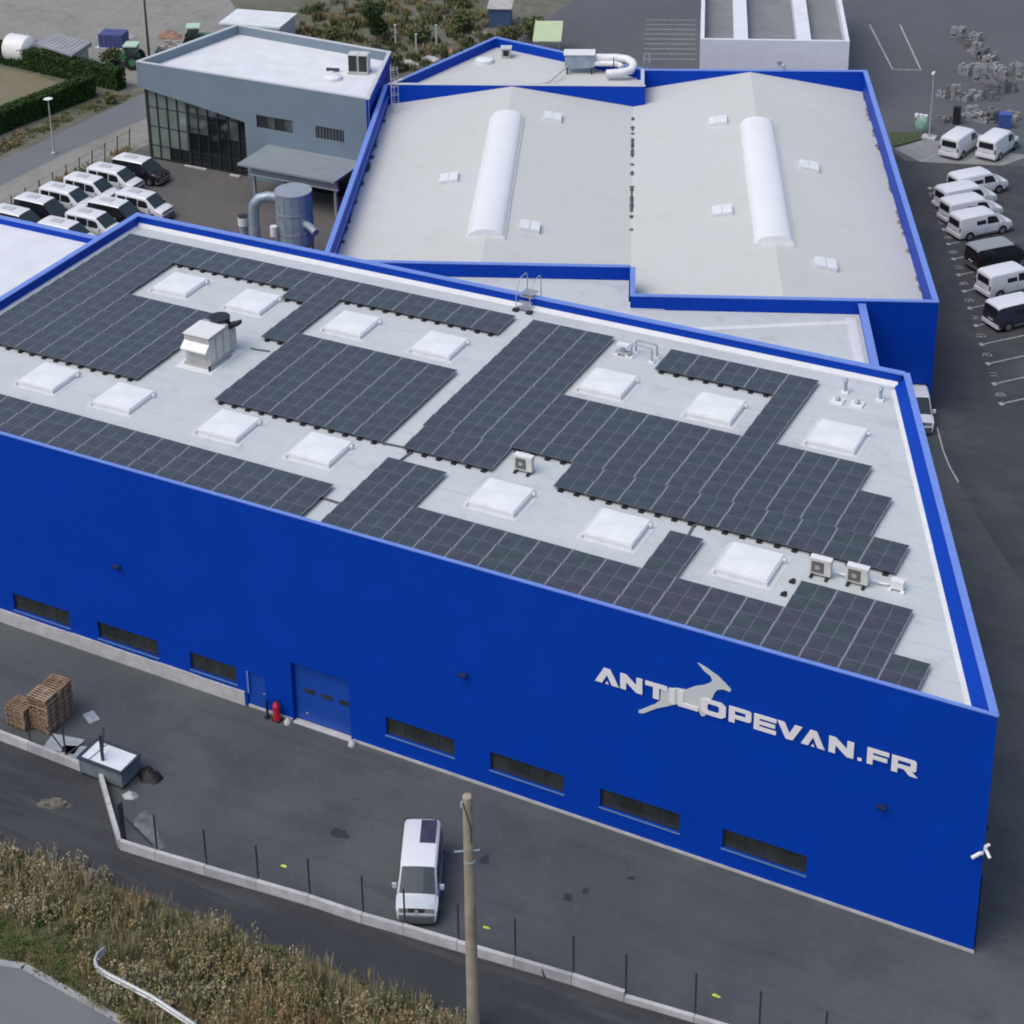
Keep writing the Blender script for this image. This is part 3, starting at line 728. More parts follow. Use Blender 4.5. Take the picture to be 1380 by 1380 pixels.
for k in range(3):
    MB().box(-0.42, 0.42, -0.85 + k * 0.25, -0.6 + k * 0.25, 0.2 + k * 0.26, 0.24 + k * 0.26).build('step', alu, t)
MB().box(-0.42, 0.42, -0.25, 0.5, 0.86, 0.9).build('platform', alu, t)

# ------------------------------------------------------------------ rear halls
def hall_obj(name, label):
    return thing(name, label, 'hall', (RC[0], RC[1], 0), HR)
ZE, ZRg, ZP = 6.2, 7.93, 8.0
hr = hall_obj('industrial_hall', 'right rear blue hall with pale gabled roof and one barrel skylight')
hl = hall_obj('industrial_hall', 'left rear blue hall with pale gabled roof and one barrel skylight')
an = hall_obj('hall_annex', 'blue annex behind the left rear hall with ventilation duct on its roof')
def slopes(root, x0, xr, x1, y0, y1, ze=ZE):
    MB().quad([(x0, y0, ze), (xr, y0, ZRg), (xr, y1, ZRg), (x0, y1, ze)]).build('roof_slope', membrane_warm, root)
    MB().quad([(xr, y0, ZRg), (x1, y0, ze), (x1, y1, ze), (xr, y1, ZRg)]).build('roof_slope', membrane_warm, root)
slopes(hr, -19.5, -9.7, -0.3, 0.3, 43.9)
slopes(hl, -40.2, -29.6, -19.5, 4.7, 39.9)
# right hall walls (front wall has a low door opening)
dops = [(-2.6, -0.1, 0.0, 2.15)]
wall_openings(-19.5, 0, 0, ZP, dops, 0, 0.3).build('front_wall', blue, hr)
MB().quad([(-19.5, 0.3, ZE - 0.5), (-0.3, 0.3, ZE - 0.5), (-0.3, 0.3, ZP), (-19.5, 0.3, ZP)][::-1]).build('front_parapet', blue, hr)
MB().box(-0.3, 0, 0.003, 44.2, 0, ZP).build('right_wall', blue, hr)
MB().box(-19.2, -0.303, 43.9, 44.2, 0, ZP - 0.002).build('back_wall', blue, hr)
MB().box(-19.5, -19.2, 0.303, 4.4, ZE - 2, ZP - 0.004).build('side_parapet', blue, hr)
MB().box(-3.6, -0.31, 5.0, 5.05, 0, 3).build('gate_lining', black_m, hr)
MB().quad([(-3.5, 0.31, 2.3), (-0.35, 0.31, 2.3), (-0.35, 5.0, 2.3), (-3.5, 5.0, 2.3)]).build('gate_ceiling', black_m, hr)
def hcop(root, x0, x1, y0, y1, z=ZP, m=blue_trim, n=6):
    for i in range(n):
        if x1 - x0 > y1 - y0:
            a, b = x0 + (x1 - x0) * i / n, x0 + (x1 - x0) * (i + 1) / n
            MB().box(a + 0.004, b - 0.004, y0, y1, z + 0.001, z + 0.05).build('coping', m, root)
        else:
            a, b = y0 + (y1 - y0) * i / n, y0 + (y1 - y0) * (i + 1) / n
            MB().box(x0, x1, a + 0.004, b - 0.004, z + 0.001, z + 0.05).build('coping', m, root)
hcop(hr, -19.53, 0.03, -0.03, 0.33, n=8)
hcop(hr, -0.34, 0.04, 0.34, 43.86, n=12)
hcop(hr, -18.6, 0.04, 43.87, 44.23, n=8)
hcop(hr, -19.53, -19.17, 0.34, 4.4, n=2)
# left hall
MB().box(-40.5, -19.5, 4.4, 4.7, 0, ZP).build('front_wall', blue, hl)
MB().box(-40.5, -40.2, 4.703, 39.9, 0, ZP).build('left_wall', blue, hl)
hcop(hl, -40.53, -19.56, 4.37, 4.73, n=8)
hcop(hl, -40.53, -40.16, 4.74, 39.9, n=10)
MB().box(-40.199, -40.12, 5.0, 39.8, 6.95, 7.05).build('flashing', blue_trim, hl)
# annex: polygon building with sloped plan
AP = [(-18.6, 40.2), (-18.6, 44.3), (-31.9, 52.7), (-39.2, 41.4), (-40.0, 40.2)]
mb = MB()
MB().box(-40.2, -18.5, 39.903, 40.2, 0, ZP - 0.002).build('front_wall', blue, an)
hcop(an, -40.2, -18.5, 39.88, 40.28, ZP, coping_grey, n=8)
MB().quad([(x, y, 7.15) for x, y in AP]).build('roof', membrane_warm, an)
for i, (a, b) in enumerate(zip(AP, AP[1:])):
    MB().seg(a, b, 0.25, 0, ZP - 0.01 * (i + 1), side=1).build('wall', blue, an)
    if i in (1, 2):
        coping(a, b, -0.02, 0.28, ZP + 0.004 * i, an, blue_trim, n=5)
    else:
        coping(a, b, -0.02, 0.28, ZP + 0.004 * i, an, coping_grey, n=1)
# barrel skylights
def vault(root, xc, y0, y1, w=2.55, rise=0.62):
    n = 14
    z0 = ZRg - 0.22
    v = MB()
    for y in (y0, y1):
        for i in range(n + 1):
            t = PI * i / n
            v.v.append((xc - w / 2 * math.cos(t), y, z0 + 0.1 + rise * math.sin(t)))
    for i in range(n):
        v.f.append((i, n + 1 + i, n + 2 + i, i + 1)); v.m.append(0)
    v.f.append(tuple(range(n + 1))); v.m.append(0)
    v.f.append(tuple(reversed(range(n + 1, 2 * n + 2)))); v.m.append(0)
    b = v.build('barrel_skylight', mat('white barrel vault', (0.80, 0.82, 0.83), 0.35, var=0.02, scale=0.4), root, smooth=40)
    MB().box(xc - w / 2 - 0.1, xc + w / 2 + 0.1, y0 - 0.1, y1 + 0.1, z0 - 0.35, z0 + 0.1).build('curb', upstand, b)
    k = int((y1 - y0) / 2.1)
    for j in range(1, k):
        y = y0 + (y1 - y0) * j / k
        r = MB()
        for i in range(n + 1):
            t = PI * i / n
            for yy in (y - 0.025, y + 0.025):
                r.v.append((xc - (w / 2 + 0.004) * math.cos(t), yy, z0 + 0.1 + (rise + 0.004) * math.sin(t)))
        for i in range(n):
            r.f.append((2 * i, 2 * i + 1, 2 * i + 3, 2 * i + 2)); r.m.append(0)
        r.build('rib', MATS['white barrel vault'], b)
vault(hl, -29.6, 9.3, 33.0)
vault(hr, -9.7, 9.0, 32.0)
def slope_z(x, left):
    xr = -29.6 if left else -9.7
    half = 10.6 if x < xr and left else (10.1 if left else (9.8 if x < xr else 9.4))
    return ZRg - (ZRg - ZE) * abs(x - xr) / half
bme = MB().box(-0.72, 0.72, -0.72, 0.72, -0.25, 0.22).mesh('roof_hatch', upstand)
bme2 = MB().box(-0.70, -0.02, -0.70, 0.70, 0, 0.09).mesh('leaf', white_plastic)
bme3 = MB().box(0.02, 0.70, -0.70, 0.70, 0, 0.09).mesh('leaf', white_plastic)
for root, left, pts in ((hl, True, [(-25.98, 34.3), (-33.2, 21.0), (-26.67, 12.1)]), (hr, False, [(-12.7, 33.5), (-6.3, 24.4), (-13.0, 15.6), (-6.5, 6.9)])):
    for x, y in pts:
        s_ = obj('roof_hatch', bme, root, (x, y - 0.3, slope_z(x, left) + 0.02))
        xr = -29.6 if left else -9.7
        s_.rotation_euler = (0, -math.copysign(0.17, xr - x), 0)
        obj('leaf', bme2, s_, (0, 0, 0.221)); obj('leaf', bme3, s_, (0, 0, 0.221))
# dirt in the valley gutter and along the parapets
gut = mat('wet gutter dirt', (0.07, 0.072, 0.07), 0.6, var=0.5, scale=3)
gm = MB()
for y, L in [(37.0, .5), (34.8, .7), (33.6, .3), (31.5, 1.6), (29.7, 0.8), (29.0, .6), (27.0, .3), (25.2, .6), (21.5, 1.8), (19.2, 2.0), (16.9, .4), (14.6, .25)]:
    n = 7
    for k in range(n):
        yy = y + L * (k - n / 2) / n * 1.4; wd = 0.08 + 0.14 * random.random()
        gm.quad([(-19.5 - wd, yy, ZE + 0.03 + 0.001 * k), (-19.5 + wd, yy - 0.05, ZE + 0.03 + 0.001 * k), (-19.5 + wd * 0.8, yy + L / n * 1.2, ZE + 0.03 + 0.001 * k), (-19.5 - wd * 0.7, yy + L / n, ZE + 0.03 + 0.001 * k)])
gm.build('gutter_dirt', gut, hr, kind='stuff')
gm = MB()
for k in range(26):
    y = random.uniform(6, 38); wd = random.uniform(0.05, 0.35); L = random.uniform(0.2, 0.9)
    z = ZE + 0.17 * (wd) + 0.03 + 0.001 * k
    gm.quad([(-40.19, y, ZE + 0.02 + 0.001 * k), (-40.19 + wd, y + 0.1, z), (-40.19 + wd * 0.6, y + L, z), (-40.19, y + L, ZE + 0.02 + 0.001 * k)])
gm.build('gutter_dirt', gut, hl, kind='stuff')
gm = MB()
for k in range(26):
    y = random.uniform(3, 42); wd = random.uniform(0.05, 0.3); L = random.uniform(0.3, 1.2)
    z = ZE + 0.18 * wd + 0.02 + 0.001 * k
    gm.quad([(-0.31, y, ZE + 0.02 + 0.001 * k), (-0.31, y + L, ZE + 0.02 + 0.001 * k), (-0.31 - wd * 0.6, y + L, z), (-0.31 - wd, y + 0.1, z)])
gm.build('gutter_dirt', mat('brown gutter dirt', (0.25, 0.22, 0.19), 0.9, var=0.4, scale=2), hr, kind='stuff')
# link building between warehouse and halls
link = thing('link_building', 'low blue link building with pale flat roof behind the warehouse', 'building')
LP = [(-11.75, 27.4), HL(4.6, 0.02), HL(19.55, 0.02), HL(19.55, 4.38), HL(40.4, 4.38), (-50.6, 27.4)]
LP[1] = HL(4.6, -0.02); LP[2] = HL(19.6, -0.02); LP[3] = HL(19.6, 4.37); LP[4] = HL(40.4, 4.37)
MB().quad([(x, y, 7.05) for x, y in LP]).build('roof', membrane, link)
MB().seg(LP[0], LP[1], 0.3, 0, 7.8, side=1).build('right_wall', blue, link)
coping(LP[0], LP[1], -0.06, 0.42, 7.8, link, n=4)
q = [(LP[1][0] - 0.33, LP[1][1]), (LP[2][0], LP[2][1])]
MB().seg(q[0], q[1], 0.25, 7.06, [7.12, 7.12, 7.5, 7.5][::-1], side=-1).build('membrane_upstand', upstand, link)
dd = (Vector(LP[1]) - Vector(LP[0])).normalized(); nn = Vector((-dd.y, dd.x))
a_, b_ = Vector(LP[0]) + nn * 0.9, Vector(LP[1]) + nn * 0.9 - dd * 0.6
MB().seg(tuple(a_), tuple(b_), 0.6, 7.053, 7.09, side=0).build('walkway_strip', upstand, link)
b2 = Vector(LP[1]) + nn * 0.9 - dd * 1.2; c2 = Vector(HL(19.0, -3.2))
MB().seg(tuple(b2), tuple(c2), 0.5, 7.053, 7.085, side=0).build('walkway_strip', upstand, link)
# annex roof plant
t = thing('ventilation_duct', 'white ventilation box with looping duct on the annex roof', 'duct', (RC[0], RC[1], 7.155), HR)
MB().box(-25.4, -22.9, 45.2, 46.5, 0.6, 1.75).build('fan_box', galv, t)
MB().box(-25.5, -22.8, 45.1, 46.6, 1.751, 1.82).build('lid', white_metal, t)
for x in (-25.2, -23.1):
    MB().box(x - 0.06, x + 0.06, 45.15, 45.25, 0, 0.6).build('leg', frame_dark, t)
    MB().box(x - 0.06, x + 0.06, 46.4, 46.5, 0, 0.6).build('leg', frame_dark, t)
arc = [(-22.9, 46.0, 1.25), (-20.9, 46.0, 1.25), (-20.1, 45.8, 1.2), (-19.6, 45.3, 1.1), (-19.5, 44.7, 0.95), (-19.7, 44.1, 0.8), (-20.4, 43.8, 0.7), (-21.8, 43.8, 0.55)]
MB().tube(arc, 0.36, 12).build('duct', white_metal, t, smooth=60)
arc2 = [(-22.9, 45.5, 0.9), (-21.2, 45.5, 0.9), (-20.7, 45.3, 0.85), (-20.5, 44.9, 0.75)]
MB().tube(arc2, 0.25, 12).build('duct', white_metal, t, smooth=60)
for x, y in ((-21.2, 45.0), (-21.3, 46.2)):
    MB().cyl((x, y, 0), (x, y, 1.6), 0.05, n=6).build('strut', frame_dark, t)
t = thing('roof_pipe', 'long grey pipe on dark blocks along the annex roof front edge', 'pipe', (RC[0], RC[1], 7.155), HR)
MB().tube([(-34.5, 41.7, 0.3), (-30, 41.7, 0.3), (-27.2, 41.9, 0.3), (-26.6, 42.2, 0.32), (-25.6, 44.4, 0.6), (-24.9, 45.4, 0.9)], 0.07).build('pipe', hvac_grey, t, smooth=60)
for x in (-34.0, -31.6, -29.2, -27.2):
    MB().box(x - 0.2, x + 0.2, 41.55, 41.85, 0, 0.22).build('block', frame_dark, t)
t = thing('roof_dome', 'flat white oval roof dome on the annex roof', 'skylight', (RC[0], RC[1], 7.155), HR)
MB().cyl((-32.6, 48.2, 0), (-32.6, 48.2, 0.3), 0.85, 0.8, n=18).build('curb', upstand, t, smooth=40)
MB().cyl((-32.6, 48.2, 0.301), (-32.6, 48.2, 0.42), 0.82, 0.55, n=18).build('dome', white_plastic, t, smooth=40)
t = thing('exhaust_cowl', 'small dark exhaust cowl near the annex parapet apex', 'vent', (RC[0], RC[1], 7.155), HR)
MB().box(-31.15, -30.35, 49.2, 50.0, 0, 0.9).build('cowl', hvac_grey, t)
MB().box(-31.0, -30.5, 49.18, 49.199, 0.25, 0.75).build('opening', black_m, t)
MB().box(-31.25, -30.25, 49.1, 50.1, 0.901, 0.96).build('lid', coping_grey, t)
def ladder(name, label, x, y, z0, z1, rz, cage=True):
    t = thing(name, label, 'ladder', (x, y, z0), rz)
    h = z1 - z0
    for sx in (-0.22, 0.22):
        MB().box(sx - 0.025, sx + 0.025, -0.02, 0.03, 0, h + 1.0).build('rail', alu, t)
    rg = MB()
    for k in range(int(h / 0.3)):
        rg.box(-0.195, 0.195, 0, 0.02, 0.25 + k * 0.3, 0.275 + k * 0.3)
    rg.build('rungs', alu, t, kind='stuff')
    if cage:
        for k in range(int((h + 1) / 0.8)):
            zz = 0.9 + k * 0.75
            MB().tube([(-0.26 * math.cos(PI * i / 8) * 1.2, -0.62 * math.sin(PI * i / 8), zz) for i in range(9)], 0.025, 5).build('hoop', alu, t)
        for i in (1, 3, 5, 7):
            a = PI * i / 8
            MB().box(-0.31 * math.cos(a) - 0.015, -0.31 * math.cos(a) + 0.015, -0.63 * math.sin(a), -0.63 * math.sin(a) + 0.03, 0.9, h + 0.9).build('cage_bar', alu, t)
lx, ly = HL(39.6, 37.6)
ladder('caged_ladder', 'pale caged ladder climbing the blue side wall of the grey office', lx, ly, 6.35, 9.6, HR + R_(90))
lx, ly = HL(18.4, 44.9)
ladder('roof_ladder', 'pale ladder hoops rising behind the annex and right hall corner', lx, ly, 0.0, 8.1, HR + PI, cage=True)
t = thing('vent_stub', 'small grey vent on the back parapet of the right rear hall', 'vent', (*HL(6.9, 44.0), 8.06), HR)
MB().cyl((0, 0, 0), (0, 0, 0.45), 0.1, n=8).build('pipe', galv, t)
MB().cyl((0, 0, 0.45), (0, 0, 0.55), 0.2, 0.08, n=8).build('cap', galv, t)

# ------------------------------------------------------------------ low building on the left
lb = thing('low_building', 'white flat roofed low blue building left of the warehouse', 'building')
MB().box(-84, FX0 - 0.01, 4.0, 27.3, 0, 9.6).build('walls', blue, lb)
MB().quad([(-84, 4, 9.65), (FX0 - 0.012, 4, 9.65), (FX0 - 0.012, 27.0, 9.65), (-84, 27.0, 9.65)]).build('roof', membrane_white, lb)
MB().box(-84, FX0 - 0.012, 27.0, 27.3, 9.601, 10.1).build('parapet', blue, lb)
for i in range(6):
    MB().box(-84 + i * 3.44 + 0.005, -84 + (i + 1) * 3.44 - 0.005, 26.95, 27.36, 10.101, 10.16).build('coping', blue_trim, lb)

# ------------------------------------------------------------------ grey office
of = thing('office_building', 'grey office building with glazed corner and white flat roof', 'office')
OA, OB, OC_, OD = (-88.15, 60.62), (-64.68, 60.62), (-68.84, 71.77), (-85.64, 72.93)
OH = 9.2
GX0, GX1 = -87.75, -77.1
# front wall: fascia with slanted bottom over the glass, full wall right of it
def zf(x): return 6.87 + (5.26 - 6.87) * (x + 88.07) / 11.07
mb = MB()
owins = [(-75.87, -72.23, 5.0, 6.15), (-69.97, -67.22, 5.0, 6.08)]
w2 = wall_openings(GX1, OB[0], 0, OH, owins, 60.62, 0.2)
w2.quad([(OA[0], 60.62, zf(OA[0])), (GX1, 60.62, zf(GX1)), (GX1, 60.62, OH), (OA[0], 60.62, OH)])
w2.quad([(OA[0], 60.62, zf(OA[0])), (OA[0], 62.0, zf(OA[0])), (GX1, 62.0, zf(GX1)), (GX1, 60.62, zf(GX1))])
w2.build('front_wall', grey_clad, of)
MB().quad([(GX1, 60.62, 0), (GX1, 60.62, zf(GX1)), (GX1, 62.0, zf(GX1)), (GX1, 62.0, 0)]).build('reveal', grey_clad, of)
MB().seg((OB[0] - 0.01, OB[1] + 0.02), OC_, 0.25, 0, OH, side=1).build('right_wall', blue, of)
MB().seg(OC_, OD, 0.25, 0, OH - 0.004, side=1).build('back_wall', grey_clad, of)
MB().seg(OD, (OA[0], OA[1] + 0.02), 0.25, 6.8, OH - 0.002, side=1).build('left_wall', grey_clad, of)
MB().quad([(OA[0] + 0.2, OA[1] + 0.2, 8.35), (OB[0] - 0.2, OB[1] + 0.2, 8.35), (OC_[0] - 0.2, OC_[1] - 0.2, 8.35), (OD[0] + 0.2, OD[1] - 0.2, 8.35)]).build('roof', membrane_white, of)
MB().quad([(OA[0] + 0.25, 60.87, 8.3), (OB[0] - 0.3, 60.87, 8.3), (OB[0] - 0.3, 60.87, OH), (OA[0] + 0.25, 60.87, OH)][::-1]).build('front_parapet', grey_clad, of)
coping(OA, OB, -0.02, 0.27, OH, of, coping_grey, n=6)
coping(OB, OC_, -0.02, 0.30, OH + 0.003, of, coping_grey, n=4)
coping(OC_, OD, -0.02, 0.27, OH + 0.001, of, coping_grey, n=5)
coping(OD, OA, -0.02, 0.30, OH + 0.002, of, coping_grey, n=4)
# curtain wall
YG = 61.25
n = 10
cw = (GX1 - GX0) / n
fac = MB().box(GX0, GX1, YG - 0.1, YG + 0.15, 0, 0.15).build('curtain_wall', frame_dark, of)
for i in range(n + 1):
    x = GX0 + cw * i
    hw = 0.13 if i in (0, 4) else 0.05
    MB().box(x - hw, x + hw, YG - 0.12, YG + 0.06, 0.15, zf(x) - 0.02).build('mullion', frame_dark, fac)
for i in range(n):
    x0, x1 = GX0 + cw * i, GX0 + cw * (i + 1)
    top = min(zf(x0), zf(x1)) - 0.05
    lv = [0.15, 1.35, 3.15, 4.95, top]
    for k in range(4):
        g = glass_green if (i < 4 and k > 0) or (i < 2) else (glass_mid if (k == 3 or (i < 6 and k == 2)) else glass_black)
        if i in (5, 8) and k == 2: g = glass_mid
        if lv[k + 1] - lv[k] < 0.15: continue
        MB().box(x0 + 0.05, x1 - 0.05, YG - 0.02, YG + 0.02, lv[k], lv[k + 1] - 0.05).build('pane', g, fac)
        MB().box(x0 + 0.05, x1 - 0.05, YG - 0.08, YG + 0.04, lv[k + 1] - 0.05, lv[k + 1]).build('transom', frame_dark, fac)
MB().box(-83.9, -81.6, YG - 0.55, YG - 0.35, 0, 0.12).build('step', concrete, of)
MB().box(-79.0, -78.0, YG - 0.75, YG - 0.45, 0, 0.12).build('step', concrete, of)
for a, b, c, d in owins:
    w = MB().box(a, b, 60.70, 60.78, c, c + 0.06).box(a, b, 60.70, 60.78, d - 0.06, d).box(a, a + 0.06, 60.701, 60.78, c + 0.06, d - 0.06).box(b - 0.06, b, 60.701, 60.78, c + 0.06, d - 0.06).build('window', frame_dark, of)
    n = 4
    for k in range(n):
        p0, p1 = a + 0.06 + (b - a - 0.12) * k / n, a + 0.06 + (b - a - 0.12) * (k + 1) / n
        MB().box(p0 + 0.02, p1 - 0.02, 60.73, 60.75, c + 0.06, d - 0.06).build('pane', (glass_mid if k % 2 else glass_dark) if a < -72 else glass_mid, w)
        if k: MB().box(p0 - 0.02, p0 + 0.02, 60.69, 60.76, c + 0.06, d - 0.06).build('mullion', frame_dark, w)
    if a > -72:
        for k in range(9):
            x = a + (b - a) * (k + 0.5) / 9
            MB().box(x - 0.045, x + 0.045, 60.63, 60.685, c, d).build('slat', mat('dark slat', (0.09, 0.10, 0.12), 0.5), w)
# canopy
cn = MB().box(-74.85, -65.4, 55.85, 60.6, 3.42, 3.6).build('canopy', grey_clad2, of)
MB().box(-74.0, -65.6, 56.6, 56.75, 2.55, 3.419).build('fascia', grey_clad2, cn)
MB().box(-74.05, -65.55, 56.5, 56.85, 2.47, 2.549).build('edge_trim', coping_grey, cn)
MB().box(-74.15, -73.95, 56.76, 60.6, 2.55, 3.418).build('fascia', grey_clad2, cn)
for x in (-73.95, -70.0, -66.0):
    MB().box(x - 0.12, x + 0.12, 56.78, 57.0, 0, 2.9).build('post', grey_clad2, cn)
MB().box(-73.4, -66.2, 60.55, 60.61, 0.05, 2.6).build('gate', glass_black, of)
# office roof units
t = thing('rooftop_chiller', 'pair of dark grilled cooling units on the white office roof', 'cooling unit', (-69.9, 68.0, 8.36), R_(15))
MB().box(-0.9, 0.9, -0.55, 0.75, 0, 0.15).build('base', hvac_grey, t)
for x in (-0.45, 0.45):
    c_ = MB().box(x - 0.42, x + 0.42, -0.4, 0.6, 0.15, 1.75).build('casing', cream_metal, t)
    MB().box(x - 0.36, x + 0.36, -0.43, -0.401, 0.25, 1.65).build('grille', black_fan, c_)
t = thing('office_roof_dome', 'low white round roof dome on the office roof', 'skylight', (-71.2, 65.7, 8.36))
MB().cyl((0, 0, 0), (0, 0, 0.25), 0.85, 0.8, n=18).build('curb', upstand, t, smooth=40)
MB().cyl((0, 0, 0.251), (0, 0, 0.4), 0.8, 0.45, n=18).build('dome', white_plastic, t, smooth=40)
t = thing('exhaust_pipe', 'dark low exhaust pipe behind the dome on the office roof', 'pipe', (-72.2, 67.2, 8.36))
MB().cyl((-0.5, 0, 0.2), (0.6, 0.3, 0.2), 0.14, n=10).build('pipe', frame_dark, t)
MB().box(-0.2, 0.2, -0.2, 0.3, 0, 0.1).build('block', white_plastic, t)

# ------------------------------------------------------------------ dust silo
t = thing('dust_silo', 'round galvanised dust silo with pale top behind the warehouse', 'silo', (-63.65, 47.0, 0))
MB().cyl((0, 0, 2.4), (0, 0, 6.5), 1.42, n=32, caps=False).build('drum', galv, t, smooth=40)
MB().cyl((0, 0, 6.5), (0, 0, 6.62), 1.46, 1.44, n=32).build('rim', alu, t, smooth=40)
MB().cyl((0, 0, 0.6), (0, 0, 2.4), 0.4, 1.42, n=32).build('hopper', galv, t, smooth=40)
for z in (3.3, 4.9):
    MB().cyl((0, 0, z), (0, 0, z + 0.1), 1.45, n=32).build('band', alu, t, smooth=40)
for k in range(4):
    a = PI / 4 + k * PI / 2
    MB().box(1.3 * math.cos(a) - 0.07, 1.3 * math.cos(a) + 0.07, 1.3 * math.sin(a) - 0.07, 1.3 * math.sin(a) + 0.07, 0, 3.2).build('leg', galv, t)
seam = MB()
for k in range(16):
    a = 2 * PI * k / 16
    seam.box(1.425 * math.cos(a) - 0.02, 1.425 * math.cos(a) + 0.02, 1.425 * math.sin(a) - 0.02, 1.425 * math.sin(a) + 0.02, 2.45, 6.48)
seam.build('seams', galv, t, kind='stuff')
MB().tube([(-1.2, -0.4, 5.9), (-1.9, -0.7, 6.0), (-2.5, -1.0, 5.85), (-2.85, -1.15, 5.4), (-2.95, -1.2, 4.7), (-2.95, -1.2, 0.6)], 0.42, 14).build('duct', galv, t, smooth=60)
MB().tube([(1.3, -0.5, 4.2), (2.0, -0.9, 4.2), (2.6, -1.2, 4.0)], 0.3, 10).build('duct', galv, t, smooth=60)
MB().cyl((-1.0, -1.5, 3.2), (-1.0, -1.5, 4.0), 0.3, 0.28, n=12).build('filter', white_metal, t, smooth=40)
t = thing('exhaust_stack', 'short pale exhaust stack with dark cap left of the silo', 'stack', (-68.2, 46.6, 0))
MB().cyl((0, 0, 0), (0, 0, 3.0), 0.33, n=14).build('pipe', galv, t, smooth=40)
MB().cyl((0, 0, 3.0), (0, 0, 3.7), 0.42, n=14).build('head', white_metal, t, smooth=40)
MB().cyl((0, 0, 3.7), (0, 0, 3.82), 0.4, n=14).build('cap', frame_dark, t, smooth=40)

# ------------------------------------------------------------------ vans
paint_white = mat('white car paint', (0.74, 0.76, 0.79), 0.28, coat=0.4)
paint_black = mat('black car paint', (0.012, 0.014, 0.018), 0.25, coat=0.5)
paint_navy = mat('dark navy car paint', (0.03, 0.035, 0.06), 0.3, coat=0.4)
paint_silver = mat('pale silver car paint', (0.50, 0.555, 0.60), 0.3, coat=0.4)
paint_grey = mat('grey car paint', (0.30, 0.31, 0.33), 0.3, coat=0.4)
tyre_m = mat('tyre', (0.014, 0.014, 0.015), 0.8)
rim_m = mat('rim', (0.35, 0.36, 0.38), 0.35, metal=0.7)
bumper_m = mat('grey bumper', (0.12, 0.125, 0.13), 0.5)
lamp_m = mat('headlamp', (0.13, 0.14, 0.155), 0.1)
tail_m = mat('tail lamp', (0.10, 0.008, 0.010), 0.2)
plate_m = mat('number plate', (0.6, 0.6, 0.58), 0.5)
car_glass = mat('car glass', (0.016, 0.021, 0.025), 0.05, spec=0.7)
wind_glass = mat('windscreen glass', (0.035, 0.055, 0.066), 0.05, spec=0.25)
ST = [  # x, top z, half width belt, half width top
    (0.00, 1.78, .86, .72), (0.07, 1.90, .93, .78), (0.28, 1.96, .95, .80), (1.6, 1.975, .95, .80), (2.95, 1.955, .95, .79),
    (3.15, 1.91, .95, .78), (4.10, 1.17, .95, .85), (4.25, 1.10, .95, .86), (4.58, 1.02, .94, .86), (4.78, .93, .91, .82), (4.87, .74, .86, .77)]
def sect(st):
    x, zt, hb, ht = st
    belt = min(1.05, zt - 0.10)
    return [(x, hb * .93, .26), (x, hb, .46), (x, hb * 1.0, belt), (x, ht + .03, zt - .09), (x, ht - .06, zt - .01), (x, ht * .5, zt + .02), (x, 0, zt + .025)]
